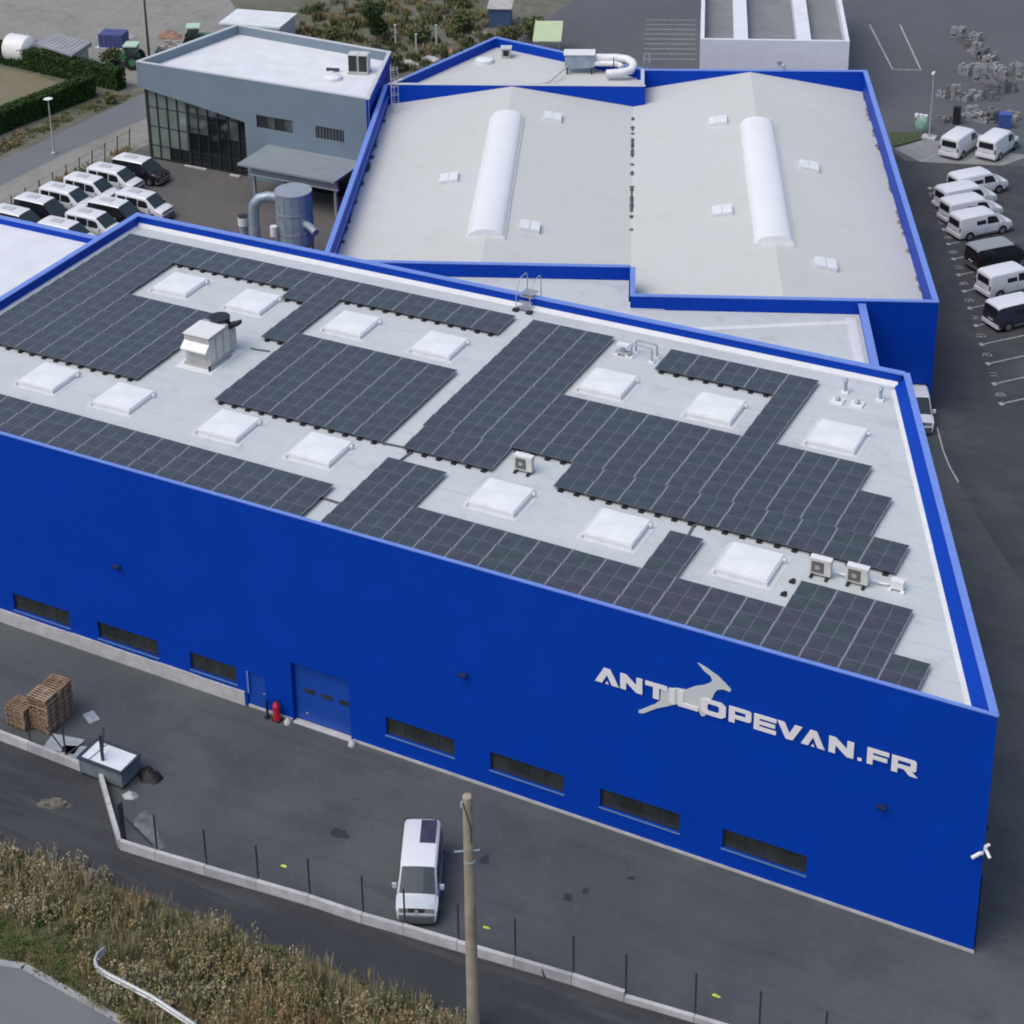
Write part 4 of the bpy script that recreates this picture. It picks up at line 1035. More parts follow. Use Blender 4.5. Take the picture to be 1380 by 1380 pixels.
def van_meshes():
    body, roof = MB(), MB()
    secs = []
    for st in ST:
        h = sect(st)
        secs.append(h + [(p[0], -p[1], p[2]) for p in reversed(h[:-1])])
    n = len(secs[0])
    for tgt in (body, roof):
        for s_ in secs: tgt.v += s_
    for i in range(len(secs) - 1):
        for j in range(n - 1):
            tgt = roof if (ST[i + 1][0] <= 3.2 and 3 <= j <= n - 5) else body
            tgt.f.append((i * n + j, (i + 1) * n + j, (i + 1) * n + j + 1, i * n + j + 1)); tgt.m.append(0)
    body.f.append(tuple(range(n))); body.m.append(0)
    e = (len(secs) - 1) * n
    body.f.append(tuple(e + j for j in reversed(range(n)))); body.m.append(0)
    for i in range(len(secs) - 1):   # underside
        body.f.append((i * n, i * n + n - 1, (i + 1) * n + n - 1, (i + 1) * n)); body.m.append(0)
    D = {'body': body.mesh('body', paint_white, 35), 'roof': roof.mesh('roof', paint_white, 35)}
    def side(x, t, sg, off=0.012):
        for a, b in zip(ST, ST[1:]):
            if a[0] <= x <= b[0]:
                k = (x - a[0]) / (b[0] - a[0])
                P, Q = sect(a), sect(b)
                p2 = Vector(P[2]).lerp(Vector(Q[2]), k); p3 = Vector(P[3]).lerp(Vector(Q[3]), k)
                p = p2.lerp(p3, t)
                return (p.x, sg * (p.y + off), p.z)
    def side_win(xa, xb, t0, t1, sl=0.0, name='side_window'):
        out = []
        for sg in (-1, 1):
            m = MB()
            k = 4
            for i in range(k):
                a, b = xa + (xb - xa) * i / k, xa + (xb - xa) * (i + 1) / k
                q_ = [side(a, t0, sg), side(b, t0, sg), side(b - (sl if i == k - 1 else 0), t1, sg), side(a, t1, sg)]
                m.quad(q_ if sg < 0 else q_[::-1])
            out.append(m.mesh(name, car_glass))
        return out
    D['win_front'] = side_win(2.42, 3.55, .10, .80, 0.42)
    D['win_mid'] = side_win(1.25, 2.35, .10, .85)
    D['win_rear'] = side_win(0.32, 1.15, .10, .85)
    D['win_low'] = side_win(1.45, 2.3, .15, .55)
    def topq(xa, xb, ga, gb, off, name, m_, k=6):
        def pt(x, f):
            for a, b in zip(ST, ST[1:]):
                if a[0] <= x <= b[0]:
                    t_ = (x - a[0]) / (b[0] - a[0])
                    return Vector((x, f * (a[3] + (b[3] - a[3]) * t_), a[1] + (b[1] - a[1]) * t_ + off + 0.02 * (1 - f * f)))
        ga = ga if isinstance(ga, tuple) else (-ga, ga)
        gb = gb if isinstance(gb, tuple) else (-gb, gb)
        m = MB()
        for i in range(k):
            t0, t1 = i / k, (i + 1) / k
            A = lambda t: ga[0] + (ga[1] - ga[0]) * t
            B = lambda t: gb[0] + (gb[1] - gb[0]) * t
            m.quad([pt(xb, B(t0)), pt(xb, B(t1)), pt(xa, A(t1)), pt(xa, A(t0))])
        return m.mesh(name, m_, 60)
    D['windshield'] = topq(3.18, 4.10, .93, .97, 0.014, 'windshield', wind_glass)
    m = MB(); m.quad([(-0.012, .66, 1.12), (-0.012, -.66, 1.12), (-0.012, -.62, 1.66), (-0.012, .62, 1.66)])
    D['rear_window'] = m.mesh('rear_window', car_glass)
    w = MB().cyl((0, -.12, 0), (0, .12, 0), .335, n=20)
    D['wheel'] = w.mesh('wheel', tyre_m, 40)
    D['rim'] = MB().cyl((0, -.13, 0), (0, .13, 0), .21, n=14).mesh('rim', rim_m, 40)
    D['arch'] = MB().cyl((0, -.008, 0), (0, .008, 0), .40, n=20).mesh('wheel_arch', black_m)
    D['headlight'] = topq(4.785, 4.868, (.52, 1.0), (.50, 1.0), 0.03, 'headlight', lamp_m, 2)
    D['headlight2'] = topq(4.785, 4.868, (-1.0, -.52), (-1.0, -.50), 0.03, 'headlight', lamp_m, 2)
    D['tail'] = MB().box(-.02, .05, .76, .88, .80, 1.15).mesh('tail_light', tail_m)
    D['bumper_f'] = MB().prism([(4.55, -.95), (4.84, -.88), (4.94, -.62), (4.98, 0), (4.94, .62), (4.84, .88), (4.55, .95)], .27, .66).mesh('front_bumper', bumper_m, 40)
    D['bumper_r'] = MB().box(-.07, .25, -.90, .90, .30, .56).mesh('rear_bumper', paint_white)
    D['grille'] = topq(4.785, 4.868, .50, .48, 0.03, 'grille', black_m)
    D['badge'] = MB().cyl((4.84, 0, .84), (4.90, 0, .87), .085, n=14).mesh('badge', rim_m)
    m = MB()
    for sg in (-1, 1):
        m.box(1.30, 3.42, sg * .955 - .02, sg * .955 + .02, .27, .42)
    D['trim'] = m.mesh('sill_trim', bumper_m)
    m = MB()
    for sg in (-1, 1):
        for x in (1.18, 2.38, 3.50):
            m.box(x - .008, x + .008, sg * .948 - .006, sg * .948 + .006, .46, 1.04)
    D['seam'] = m.mesh('door_seams', black_m)
    D['mirror'] = MB().prism([(-.04, -.11), (.07, -.09), (.07, .09), (-.04, .11)], -.10, .13).mesh('mirror', paint_white)
    D['plate'] = MB().box(-.03, -.013, -.26, .26, .72, .83).mesh('number_plate', plate_m)
    D['panel'] = MB().box(-.75, .75, -.36, .36, 0, .035).mesh('roof_panel', pv[1])
    D['vent'] = MB().box(-.55, .55, -.33, .33, 0, .05).mesh('roof_hatch', mat('pale grey hatch', (0.50, 0.50, 0.52), 0.5))
    return D
VD = van_meshes()
VAR = {}
def recol(key, m):
    k = (key, m.name)
    if k not in VAR:
        me = VD[key].copy(); me.materials.clear(); me.materials.append(m); VAR[k] = me
    return VAR[k]
def van(x, y, az, label, paint=paint_white, roofp=paint_white, windows='full', hatch=None, group=None, cat='van', front=False, z=0.0):
    """x,y = rear bumper middle; az = heading angle from +X (ccw)"""
    t = thing('van', label, cat, (x, y, z), az, group)
    obj('body', VD['body'] if paint is paint_white else recol('body', paint), t)
    obj('roof', VD['roof'] if roofp is paint_white else recol('roof', roofp), t)
    obj('windshield', VD['windshield'], t)
    obj('rear_window', VD['rear_window'], t)
    keys = {'full': ('win_front', 'win_mid', 'win_rear'), 'panel': ('win_front',), 'slot': ('win_front', 'win_low')}[windows]
    for k in keys:
        for me in VD[k]: obj('side_window', me, t)
    for wx in (0.85, 3.88):
        for sg in (-1, 1):
            obj('wheel_arch', VD['arch'], t, (wx, sg * .952, .36))
            w = obj('wheel', VD['wheel'], t, (wx, sg * .855, .335))
            obj('rim', VD['rim'], w, (0, 0, 0))
    obj('headlight', VD['headlight'], t); obj('headlight', VD['headlight2'], t)
    obj('tail_light', VD['tail'], t); obj('tail_light', VD['tail'], t, (0, -1.64, 0))
    obj('front_bumper', VD['bumper_f'], t)
    obj('rear_bumper', VD['bumper_r'] if paint in (paint_white, paint_silver, paint_navy) else recol('bumper_r', bumper_m), t)
    obj('sill_trim', VD['trim'], t); tag(obj('door_seams', VD['seam'], t), kind='stuff')
    obj('grille', VD['grille'], t); obj('badge', VD['badge'], t); obj('number_plate', VD['plate'], t)
    for sg in (-1, 1):
        obj('mirror', VD['mirror'] if paint is paint_white else recol('mirror', paint), t, (3.55, sg * 1.08, 1.12))
    if hatch == 'solar': obj('roof_panel', VD['panel'], t, (0.98, 0.32, 2.0))
    elif hatch == 'hatch': obj('roof_hatch', VD['vent'], t, (1.5, 0.0, 1.995))
    return t
# lone van in the front yard: heading towards the boundary wall
hd = math.atan2(-10.0 + 5.5, -22.15 + 24.2)
van(-24.2, -5.35, hd, 'white van with a dark roof solar panel parked in the front yard', paint=paint_silver, windows='full', hatch='solar')
gL = 'vans parked in the left van park'
for lab, x, y, p, w in [
    ('black van with white roof nearest the glazed office corner', -88.0, 56.6, paint_black, 'full'),
    ('white van next to the black van in the back row', -88.75, 53.95, paint_white, 'full'),
    ('third van from the office in the back row, white', -89.2, 51.35, paint_white, 'full'),
    ('fourth van from the office in the back row, white', -89.75, 48.7, paint_white, 'full'),
    ('dark sided van with white roof at the left end of the back row', -90.2, 46.0, paint_black, 'full'),
    ('white van at the right end of the front row, its bonnet fully visible', -83.1, 50.5, paint_white, 'full'),
    ('dark sided van with white roof second in the front row', -84.1, 48.0, paint_black, 'full'),
    ('third van of the front row, white, half behind the blue parapet', -84.4, 45.4, paint_white, 'full'),
    ('leftmost van of the front row, white, cut by the low roof', -85.2, 42.85, paint_white, 'full')]:
    van(x, y, random.uniform(-0.02, 0.02), lab, p, paint_white, w, 'hatch', gL)
van(-90.5, 43.2, 0, 'van mostly cut off at the left picture edge beside the low roof', paint_black, paint_white, 'full', 'hatch', gL)
gR = 'vans parked in the right car park'
ha = PI / 2 - AZ
for lab, x, y, p, rf, w in [
    ('white van topmost in the angled row of the right car park', -22.1, 81.4, paint_white, paint_white, 'slot'),
    ('white van second from the top in the angled right row', -22.35, 78.3, paint_white, paint_white, 'slot'),
    ('white van third from the top in the angled right row', -21.35, 76.0, paint_white, paint_white, 'slot'),
    ('white van just above the black van in the angled right row', -19.95, 73.5, paint_white, paint_white, 'slot'),
    ('black van with a grey roof in the angled right row', -17.35, 68.4, paint_black, paint_grey, 'panel'),
    ('white van just below the black van in the right row', -15.45, 64.25, paint_white, paint_white, 'slot'),
    ('lowest van of the right row, dark sided with a white roof', -13.7, 59.4, paint_navy, paint_white, 'slot')]:
    van(x, y, ha + random.uniform(-0.04, 0.04), lab, p, rf, w, None, gR)
van(-24.5, 89.4, R_(79), 'left of the two white vans on the pale apron by the lamp post', windows='panel', group=gR)
van(-21.6, 90.3, R_(79), 'right of the two white vans on the pale apron by the lamp post', windows='panel', group=gR)
cx, cy = HL(1.1, 1.75)
van(cx, cy, HR - PI / 2, 'white van half out of the gate at the right rear hall corner', windows='full', group='vans beside the halls')

# ------------------------------------------------------------------ boundary wall with posts
bw = thing('boundary_wall', 'low pale concrete boundary wall with fence posts across the front yard', 'wall')
post_m = mat('dark fence post', (0.035, 0.04, 0.045), 0.5)
PX = [(-64, -8.1), (-61.3, -8.1), (-58.6, -8.1), (-55.9, -8.1), (-53.2, -8.1), (-50.5, -8.1), (-47.8, -8.1), (-45.6, -8.1), (-43.3, -8.12), (-41.05, -8.14), (-39.1, -9.95), (-37.1, -11.78),
      (-35.15, -11.62), (-32.52, -11.35), (-29.84, -11.06), (-27.22, -10.78), (-24.5, -10.62), (-22.5, -10.38), (-19.94, -10.12), (-17.3, -9.84), (-14.66, -9.57), (-12.3, -9.42), (-9.3, -9.1), (-6.6, -8.85), (-3.9, -8.6), (-1.2, -8.35)]
for i, (a, b) in enumerate(zip(PX, PX[1:])):
    va, vb = Vector(a), Vector(b)
    d = (vb - va).normalized()
    z = 0.50 + 0.015 * math.sin(i * 2.3)
    if i >= 21: z = 0.3
    MB().seg(tuple(va + d * 0.012), tuple(vb - d * 0.012), 0.2, -0.05, z, side=-0.3).build('wall_panel', concrete2 if i % 3 == 1 else concrete, bw)
for i, (x, y) in enumerate(PX):
    if i in (9, 10): continue
    MB().box(x - 0.035, x + 0.035, y - 0.03 + 0.1, y + 0.03 + 0.1, 0.0, 2.5 + 0.06 * math.sin(i * 1.7)).build('post', post_m, bw)
def brace(p, q, r=0.045):
    MB().cyl(p, q, r, n=6).build('brace', post_m, bw)
MB().box(-40.95, -40.83, -8.1, -7.98, 0.0, 2.55).build('post', post_m, bw)
brace((-40.9, -8.2, 0.5), (-41.35, -7.2, 2.3), 0.06)
MB().box(-37.1, -36.98, -11.6, -11.48, 0.0, 2.55).build('post', post_m, bw)
brace((-36.95, -11.55, 1.75), (-35.5, -11.4, 0.5))
brace((-43.25, -8.0, 0.5), (-44.5, -7.9, 1.7)); brace((-43.25, -8.0, 0.5), (-42.2, -7.9, 1.5))
MB().tube([(-16.0, -9.78, 0.5), (-15.95, -9.86, 0.3), (-15.85, -9.86, 0.0)], 0.03, 5).build('cable', post_m, bw)

# ------------------------------------------------------------------ utility pole
t = thing('utility_pole', 'tall weathered timber utility pole on the verge in front of the yard', 'pole', (-17.2, -13.95, 0))
MB().cyl((0, 0, -0.1), (-0.05, 0.05, 12.3), 0.27, 0.20, n=16).build('shaft', pole_m, t, smooth=40)
MB().cyl((-0.05, 0.05, 12.3), (-0.05, 0.05, 12.36), 0.2, 0.14, n=16).build('cap', pole_m, t)
MB().cyl((-0.55, -0.25, 9.55), (0.42, 0.12, 9.75), 0.035, n=6).build('step_bolt', galv, t)
MB().cyl((0, 0, 9.1), (0, 0, 9.16), 0.235, n=16).build('band', galv, t)
MB().tube([(-0.16, -0.16, 12.1), (0.05, -0.2, 11.5), (0.17, -0.13, 10.9), (0.18, -0.14, 10.2)], 0.022, 5).build('cable', black_m, t)
MB().box(-0.3, -0.16, -0.12, 0.05, 11.75, 12.0).build('bracket', galv, t)

# ------------------------------------------------------------------ yard items
t = thing('fire_extinguisher', 'red covered fire extinguisher standing by the sectional door', 'extinguisher', (-35.55, -0.35, 0))
MB().cyl((0, 0, 0.08), (0, 0, 0.95), 0.20, n=16).build('cylinder', red_m, t, smooth=50)
MB().cyl((0, 0, 0.95), (0, 0, 1.16), 0.20, 0.08, n=16).build('shoulder', red_m, t, smooth=50)
MB().cyl((0, 0, 1.16), (0, 0, 1.27), 0.05, n=8).build('valve', black_m, t)
MB().box(-0.24, 0.24, -0.18, 0.18, 0, 0.079).build('stand', black_m, t)
MB().tube([(0.04, -0.02, 1.2), (0.2, -0.14, 1.05), (0.24, -0.14, 0.6)], 0.025, 6).build('hose', black_m, t)
t = thing('bollard', 'dark thin bollard left of the red extinguisher', 'bollard', (-36.1, -0.4, 0))
MB().cyl((0, 0, 0), (0, 0, 1.1), 0.07, n=10).build('post', dark_blue, t, smooth=40)
MB().cyl((0, 0, 1.1), (0, 0, 1.13), 0.08, n=10).build('cap', dark_blue, t)
MB().cyl((0, 0, 0), (0, 0, 0.02), 0.18, n=12).build('base', black_m, t)
for lab, x in (('pale round bumper stone at the left foot of the sectional door', -34.95), ('pale round bumper stone at the right foot of the sectional door', -31.1)):
    t = thing('bumper_stone', lab, 'bumper stone', (x, -0.3, 0))
    MB().cyl((0, 0, 0), (0, 0, 0.12), 0.2, 0.18, n=12).build('base', concrete, t, smooth=40)
    MB().cyl((0, 0, 0.12), (0, 0, 0.28), 0.18, 0.06, n=12).build('top', concrete, t, smooth=60)
# stacks of pallets
def pallet_mesh(L=1.2, W=1.0):
    m = MB()
    for k in range(6):
        y = -W / 2 + (W - 0.1) * k / 5
        m.box(-L / 2, L / 2, y, y + 0.1, 0.118, 0.142)
    for x in (-L / 2, -0.05, L / 2 - 0.1):
        m.box(x, x + 0.1, -W / 2, W / 2, 0.094, 0.117)
        for y in (-W / 2, -0.06, W / 2 - 0.12):
            m.box(x, x + 0.1, y, y + 0.12, 0.02, 0.0935)
        m.box(x + 0.002, x + 0.098, -W / 2, W / 2, 0, 0.0195)
    return m
PLm = [pallet_mesh().mesh('wooden_pallet', wood), pallet_mesh().mesh('wooden_pallet', wood2)]
for lab, x, y, n in [('wooden pallet in the front stack at the left yard edge', -46.0, -6.25, 15), ('wooden pallet in the rear stack at the left yard edge', -45.95, -5.2, 15), ('wooden pallet in the low stack beside the boundary wall', -47.3, -6.6, 9)]:
    for k in range(n):
        tag(obj('wooden_pallet', PLm[(k * 5 + int(y * 3)) % 2], None, (x + random.uniform(-.03, .03), y + random.uniform(-.03, .03), 0.002 + k * 0.1435), random.uniform(-.03, .03)), lab, 'pallet', lab.split(' at ')[0].replace('wooden pallet in', 'pallets of'))
# open top bin with white liner
t = thing('storage_bin', 'open grey bin with dark rim and white filling beside the boundary wall', 'bin', (-40.8, -7.65, 0))
bx, by = 1.32, 0.78
bin_m = mat('grey bin side', (0.15, 0.18, 0.20), 0.5, var=0.15, scale=2)
rim_d = mat('dark blue grey rim', (0.045, 0.06, 0.08), 0.4)
for sx, sy, a, b in ((-1, 0, 0.03, by), (1, 0, 0.03, by), (0, -1, bx, 0.03), (0, 1, bx, 0.03)):
    cx_, cy_ = sx * (bx - 0.03), sy * (by - 0.03)
    MB().box(cx_ - a + (0.061 if sx == 0 else 0), cx_ + a - (0.061 if sx == 0 else 0), cy_ - b, cy_ + b, 0.16, 1.0).build('side_panel', bin_m, t)
for y in (-by, by):
    MB().box(-bx - 0.05, bx + 0.05, y - 0.07, y + 0.07, 1.001, 1.1).build('rim', rim_d, t)
for x in (-bx, bx):
    MB().box(x - 0.07, x + 0.07, -by + 0.071, by - 0.071, 1.001, 1.1).build('rim', rim_d, t)
for x in (-bx + 0.1, bx - 0.1):
    for y in (-by + 0.1, by - 0.1):
        MB().box(x - 0.07, x + 0.07, y - 0.07, y + 0.07, 0, 0.16).build('leg', rim_d, t)
MB().box(-bx + 0.08, bx - 0.08, -by + 0.08, by - 0.08, 0.86, 1.03).build('white_filling', mat('white liner', (0.72, 0.77, 0.80), 0.6, var=0.04, scale=2), t)
MB().cyl((-0.75, -by + 0.1, 1.05), (-0.65, by - 0.1, 1.05), 0.035, n=6).build('cross_bar', galv, t)
MB().box(-bx + 0.1, bx - 0.1, -by + 0.1, by - 0.1, 0.1, 0.158).build('floor', bin_m, t)
# black tarpaulin heap
def heap(name, label, cat, x, y, rx, ry, h, m, seed):
    rnd = random.Random(seed)
    mb = MB()
    n, r = 14, 5
    for j in range(r + 1):
        for i in range(n):
            a = 2 * PI * i / n; k = 1 - j / r
            q_ = 0.8 + 0.35 * rnd.random()
            mb.v.append((rx * k * q_ * math.cos(a), ry * k * q_ * math.sin(a), h * (1 - k ** 1.8) * (0.7 + 0.5 * rnd.random()) if j else 0))
    for j in range(r):
        for i in range(n):
            a, b = j * n + i, j * n + (i + 1) % n
            mb.f.append((a, b, b + n, a + n)); mb.m.append(0)
    return tag(mb.build(name, m, None, (x, y, 0.004), smooth=60), label, cat)
heap('tarpaulin_heap', 'crumpled black tarpaulin heap right of the open bin', 'tarpaulin', -38.85, -7.0, 0.75, 0.5, 0.5, black_m, 3)
heap('rubble_heap', 'small grey rubble heap under the open bin corner', 'rubble', -38.9, -8.6, 0.4, 0.3, 0.25, concrete2, 5)
pale_sheet = mat('pale plastic sheet', (0.33, 0.38, 0.41), 0.5, var=0.15, scale=1.5)
for lab, x, y, w, d, r in [('pale sheet lying below the pallet stack', -44.3, -7.0, 0.9, 0.6, 0.2), ('small pale sheet right of the pallet stack', -44.35, -4.6, 0.45, 0.3, -0.5), ('grey sheet between the pallets and the open bin', -43.2, -7.2, 0.9, 0.5, 0.4)]:
    tag(MB().box(-w, w, -d, d, 0, 0.06).build('plastic_sheet', pale_sheet, None, (x, y, 0.006), r), lab, 'sheet')

# ------------------------------------------------------------------ guard rail by the lower road
gr = thing('guard_rail', 'bent galvanised guard rail end in the weeds by the lower road', 'guard rail')
gp = [(-33.45, -17.9), (-33.5, -18.3), (-33.35, -18.68), (-33.0, -18.95), (-32.3, -19.05), (-31.3, -19.1), (-29.9, -19.2), (-27.5, -19.6), (-25, -20.3)]
def wbeam(pts):
    m = MB()
    prof = [(0.0, 0.42), (0.06, 0.47), (0.06, 0.54), (0.0, 0.58), (0.0, 0.62), (0.06, 0.66), (0.06, 0.73), (0.0, 0.78)]
    k = len(prof)
    for i, p in enumerate(pts):
        d = (Vector(pts[min(i + 1, len(pts) - 1)]) - Vector(pts[max(i - 1, 0)])).normalized()
        nr = Vector((-d.y, d.x)) * -1
        for o, z in prof:
            m.v.append((p[0] + nr.x * o, p[1] + nr.y * o, z))
        for o, z in reversed(prof):
            m.v.append((p[0] + nr.x * (o - 0.05), p[1] + nr.y * (o - 0.05), z))
    k = 2 * k
    for i in range(len(pts) - 1):
        for j in range(k):
            q_ = (j + 1) % k
            m.f.append((i * k + j, i * k + q_, (i + 1) * k + q_, (i + 1) * k + j)); m.m.append(0)
    return m
wbeam(gp).build('rail', mat('pale galvanised rail', (0.50, 0.52, 0.52), 0.45, metal=0.3, var=0.1, scale=2), gr, smooth=30)
for x, y in ((-33.3, -18.6), (-31.6, -18.98), (-29.6, -19.12), (-27.5, -19.5)):
    MB().box(x - 0.05, x + 0.05, y + 0.02, y + 0.12, -0.05, 0.7).build('post', galv, gr)

# ------------------------------------------------------------------ street lamps, far posts
def lamp_post(x, y, h, label, head='disc'):
    t = thing('lamp_post', label, 'lamp post', (x, y, 0))
    MB().cyl((0, 0, 0), (0, 0, h), 0.09, 0.05, n=10).build('shaft', mat('pale lamp post', (0.42, 0.42, 0.40), 0.5), t, smooth=40)
    if head == 'disc':
        MB().cyl((0, 0, h), (0, 0, h + 0.14), 0.12, 0.42, n=14).build('lamp_head', white_metal, t, smooth=40)
        MB().cyl((0, 0, h + 0.141), (0, 0, h + 0.2), 0.42, 0.2, n=14).build('lamp_cap', white_metal, t, smooth=40)
        MB().box(-0.2, 0.2, -0.2, 0.2, 0, 0.1).build('base', concrete, t)
    else:
        MB().box(-0.1, 0.1, -0.55, 0.08, h - 0.05, h + 0.08).build('lamp_head', white_metal, t)
        MB().box(-0.6, 0.6, -0.5, 0.5, -0.03, 0.16).build('base', concrete, t)
lamp_post(-96.6, 58.4, 5.1, 'pale street lamp beside the road at the left edge')
lamp_post(-27.24, 93.6, 6.1, 'pale lamp post on a concrete base by the two apron vans', 'arm')
tp = thing('telegraph_pole', 'dark slim telegraph pole behind the grey office corner', 'pole', (-104.5, 84.0, 0))
MB().cyl((0, 0, 0), (0, 0, 7), 0.14, 0.10, n=8).build('shaft', mat('dark pole', (0.06, 0.055, 0.05), 0.8), tp)
MB().box(-0.6, 0.6, -0.05, 0.05, 6.6, 6.7).build('cross_arm', wood2, tp)
fp = thing('post_fence', 'row of dark fence posts between the van park and the road', 'fence')
for k in range(13):
    y = 40 + k * 1.85
    MB().cyl((-90.75 - 0.02 * k, y, 0), (-90.75, y, 1.9), 0.05, n=6).build('post', post_m, fp)
for z in (0.5, 1.1, 1.75):
    MB().cyl((-90.75, 40, z), (-90.75, 62.3, z), 0.012, n=4).build('wire', post_m, fp)

# ------------------------------------------------------------------ paving stacks in the storage yard
stone_m = [mat('grey paving stone a', (0.27, 0.275, 0.285), 0.9, var=0.2, scale=3), mat('grey paving stone b', (0.17, 0.175, 0.185), 0.9, var=0.2, scale=3), mat('pale paving stone', (0.28, 0.285, 0.295), 0.9, var=0.2, scale=3)]
def stone_mesh(seed):
    rnd = random.Random(seed)
    m = MB()
    m.box(-0.6, 0.6, -0.5, 0.5, 0, 0.11)
    lay = rnd.choice((1, 2, 3, 4))
    sx, sy, sz = rnd.choice(((0.39, 0.33, 0.25), (0.6, 0.2, 0.22), (0.3, 0.5, 0.12)))
    for l in range(lay):
        for i in range(int(1.2 / sx)):
            for j in range(int(1.0 / sy)):
                if rnd.random() < (0.12 if l < lay - 1 else 0.4): continue
                x, y, z = -0.6 + i * sx, -0.5 + j * sy, 0.115 + l * sz
                a, b = rnd.uniform(-.02, .05), rnd.uniform(-.02, .05)
                k = rnd.uniform(-.08, .08)
                P = [(x + a, y + b), (x + a + sx * .9, y + b + k), (x + a + sx * .9 - k, y + b + sy * .88 + k), (x + a - k, y + b + sy * .88)]
                m.prism(P, z, z + sz * rnd.uniform(.75, .97))
    return m.mesh('paving_stack', stone_m[seed % 3])
SM = [stone_mesh(s_) for s_ in range(14)]
SP = [(-29.0, 104.4), (-28.2, 104.6), (-27.6, 103.8), (-26.9, 104.2), (-26.0, 105.0), (-25.1, 106.0), (-24.6, 105.4), (-28.6, 111.4), (-26.9, 109.8), (-26.3, 110.2), (-25.8, 109.6), (-25.3, 110.8), (-27.9, 113.6), (-27.2, 114.6), (-26.2, 113.8), (-28.2, 115.9), (-28.9, 116.9), (-29.6, 117.8), (-27.4, 116.4), (-30.3, 119.0), (-31.2, 120.6), (-30.2, 121.6), (-32.0, 121.9), (-25.6, 112.4),
      (-26.6, 98.5), (-27.2, 98.1), (-25.6, 99.2), (-24.8, 99.6), (-24.1, 99.4), (-23.4, 100.0), (-25.2, 100.3), (-22.6, 100.6), (-21.8, 101.3), (-24.4, 107.6), (-23.6, 108.4), (-24.6, 113.5), (-23.4, 112.0)]
for k, (x, y) in enumerate(SP):
    far = y > 102
    o = obj('paving_stack', SM[(k * 5 + 2) % 14], None, (x, y, -0.02), random.uniform(-0.6, 0.6))
    s_ = random.uniform(0.65, 1.05)
    o.scale = (s_, s_, random.uniform(1.1, 1.9))
    tag(o, 'grey stack of paving stones heaped in the far storage yard' if far else 'grey stack of paving stones lined up behind the apron vans', 'stone stack', 'far paving stacks' if far else 'paving stacks behind the apron')
t = thing('garden_waste_bag', 'pale green bulging bag beside the right lamp post', 'bag', (-28.3, 95.3, -0.02))
mb = MB()
for j in range(6):
    z = j * 0.28; r = (0.55, 0.62, 0.66, 0.6, 0.5, 0.25)[j]
    for i in range(12):
        a = 2 * PI * i / 12
        mb.v.append((r * math.cos(a) * random.uniform(.9, 1.1), r * math.sin(a) * random.uniform(.9, 1.1), z))
for j in range(5):
    for i in range(12):
        a, b = j * 12 + i, j * 12 + (i + 1) % 12
        mb.f.append((a, b, b + 12, a + 12)); mb.m.append(0)
mb.f.append(tuple(60 + i for i in range(12))); mb.m.append(0)
mb.build('bag', mat('pale green sack', (0.22, 0.38, 0.30), 0.7, var=0.2, scale=3), t, smooth=60)
mb = MB()
for k in range(3):
    mb.box(-0.7 + k * 0.4, -0.4 + k * 0.4, -0.3, 0.1, 1.2 + 0.05 * k, 1.5)
mb.build('white_sacks', white_plastic, t)
t = thing('blue_container', 'small blue container at the right picture edge behind the vans', 'container', (-22.0, 98.9, -0.02), R_(20))
bc = mat('blue container paint', (0.05, 0.10, 0.34), 0.6)
MB().box(-0.5, 0.5, -0.45, 0.45, 0, 1.25).build('body', bc, t)
MB().box(-0.55, 0.55, -0.5, 0.5, 1.251, 1.32).build('lid', bc, t)
for x in (-0.4, -0.13, 0.13, 0.4):
    MB().box(x - 0.04, x + 0.04, -0.49, -0.451, 0.1, 1.2).build('rib', bc, t)
t = thing('dark_cabinet', 'slim dark cabinet among the paving stacks behind the apron vans', 'cabinet', (-26.0, 98.0, -0.02))
MB().box(-0.3, 0.3, -0.25, 0.25, 0, 1.7).build('body', frame_dark, t)
MB().box(-0.26, 0.26, -0.27, -0.251, 0.1, 1.6).build('door', black_m, t)

# ------------------------------------------------------------------ far white building
wb = thing('white_building', 'white walled building with grey roof bays at the top of the picture', 'building', (-48.0, 91.9, 0), R_(20.6))
WW, WD, WH = 13.2, 24.0, 6.9
MB().box(0, WW, 0, 0.35, 0, WH).build('front_wall', mat('white render', (0.70, 0.73, 0.78), 0.7, var=0.04, scale=0.6), wb)
wr = MATS['white render']
MB().box(0, 0.35, 0.353, WD, 0, WH - 0.004).build('left_wall', wr, wb)
MB().box(WW - 0.35, WW, 0.353, WD, 0, WH - 0.004).build('right_wall', wr, wb)
MB().box(0.36, WW - 0.36, WD - 0.35, WD, 0, WH - 0.006).build('back_wall', wr, wb)
MB().box(0.351, WW - 0.351, 0.351, WD - 0.351, 5.5, 5.7).build('roof', mat('grey bay roof', (0.20, 0.21, 0.22), 0.8, var=0.1, scale=0.5), wb)
for x in (3.0, 8.6):
    MB().box(x, x + 1.25, 0.352, WD - 0.36, 5.701, WH - 0.05).build('roof_beam', wr, wb)
MB().box(3.0, 11.0, -0.03, -0.002, 2.75, 2.95).build('wall_line', coping_grey, wb)
MB().box(6.9, 7.2, -0.15, -0.002, 4.75, 5.0).build('wall_lamp', hvac_grey, wb)

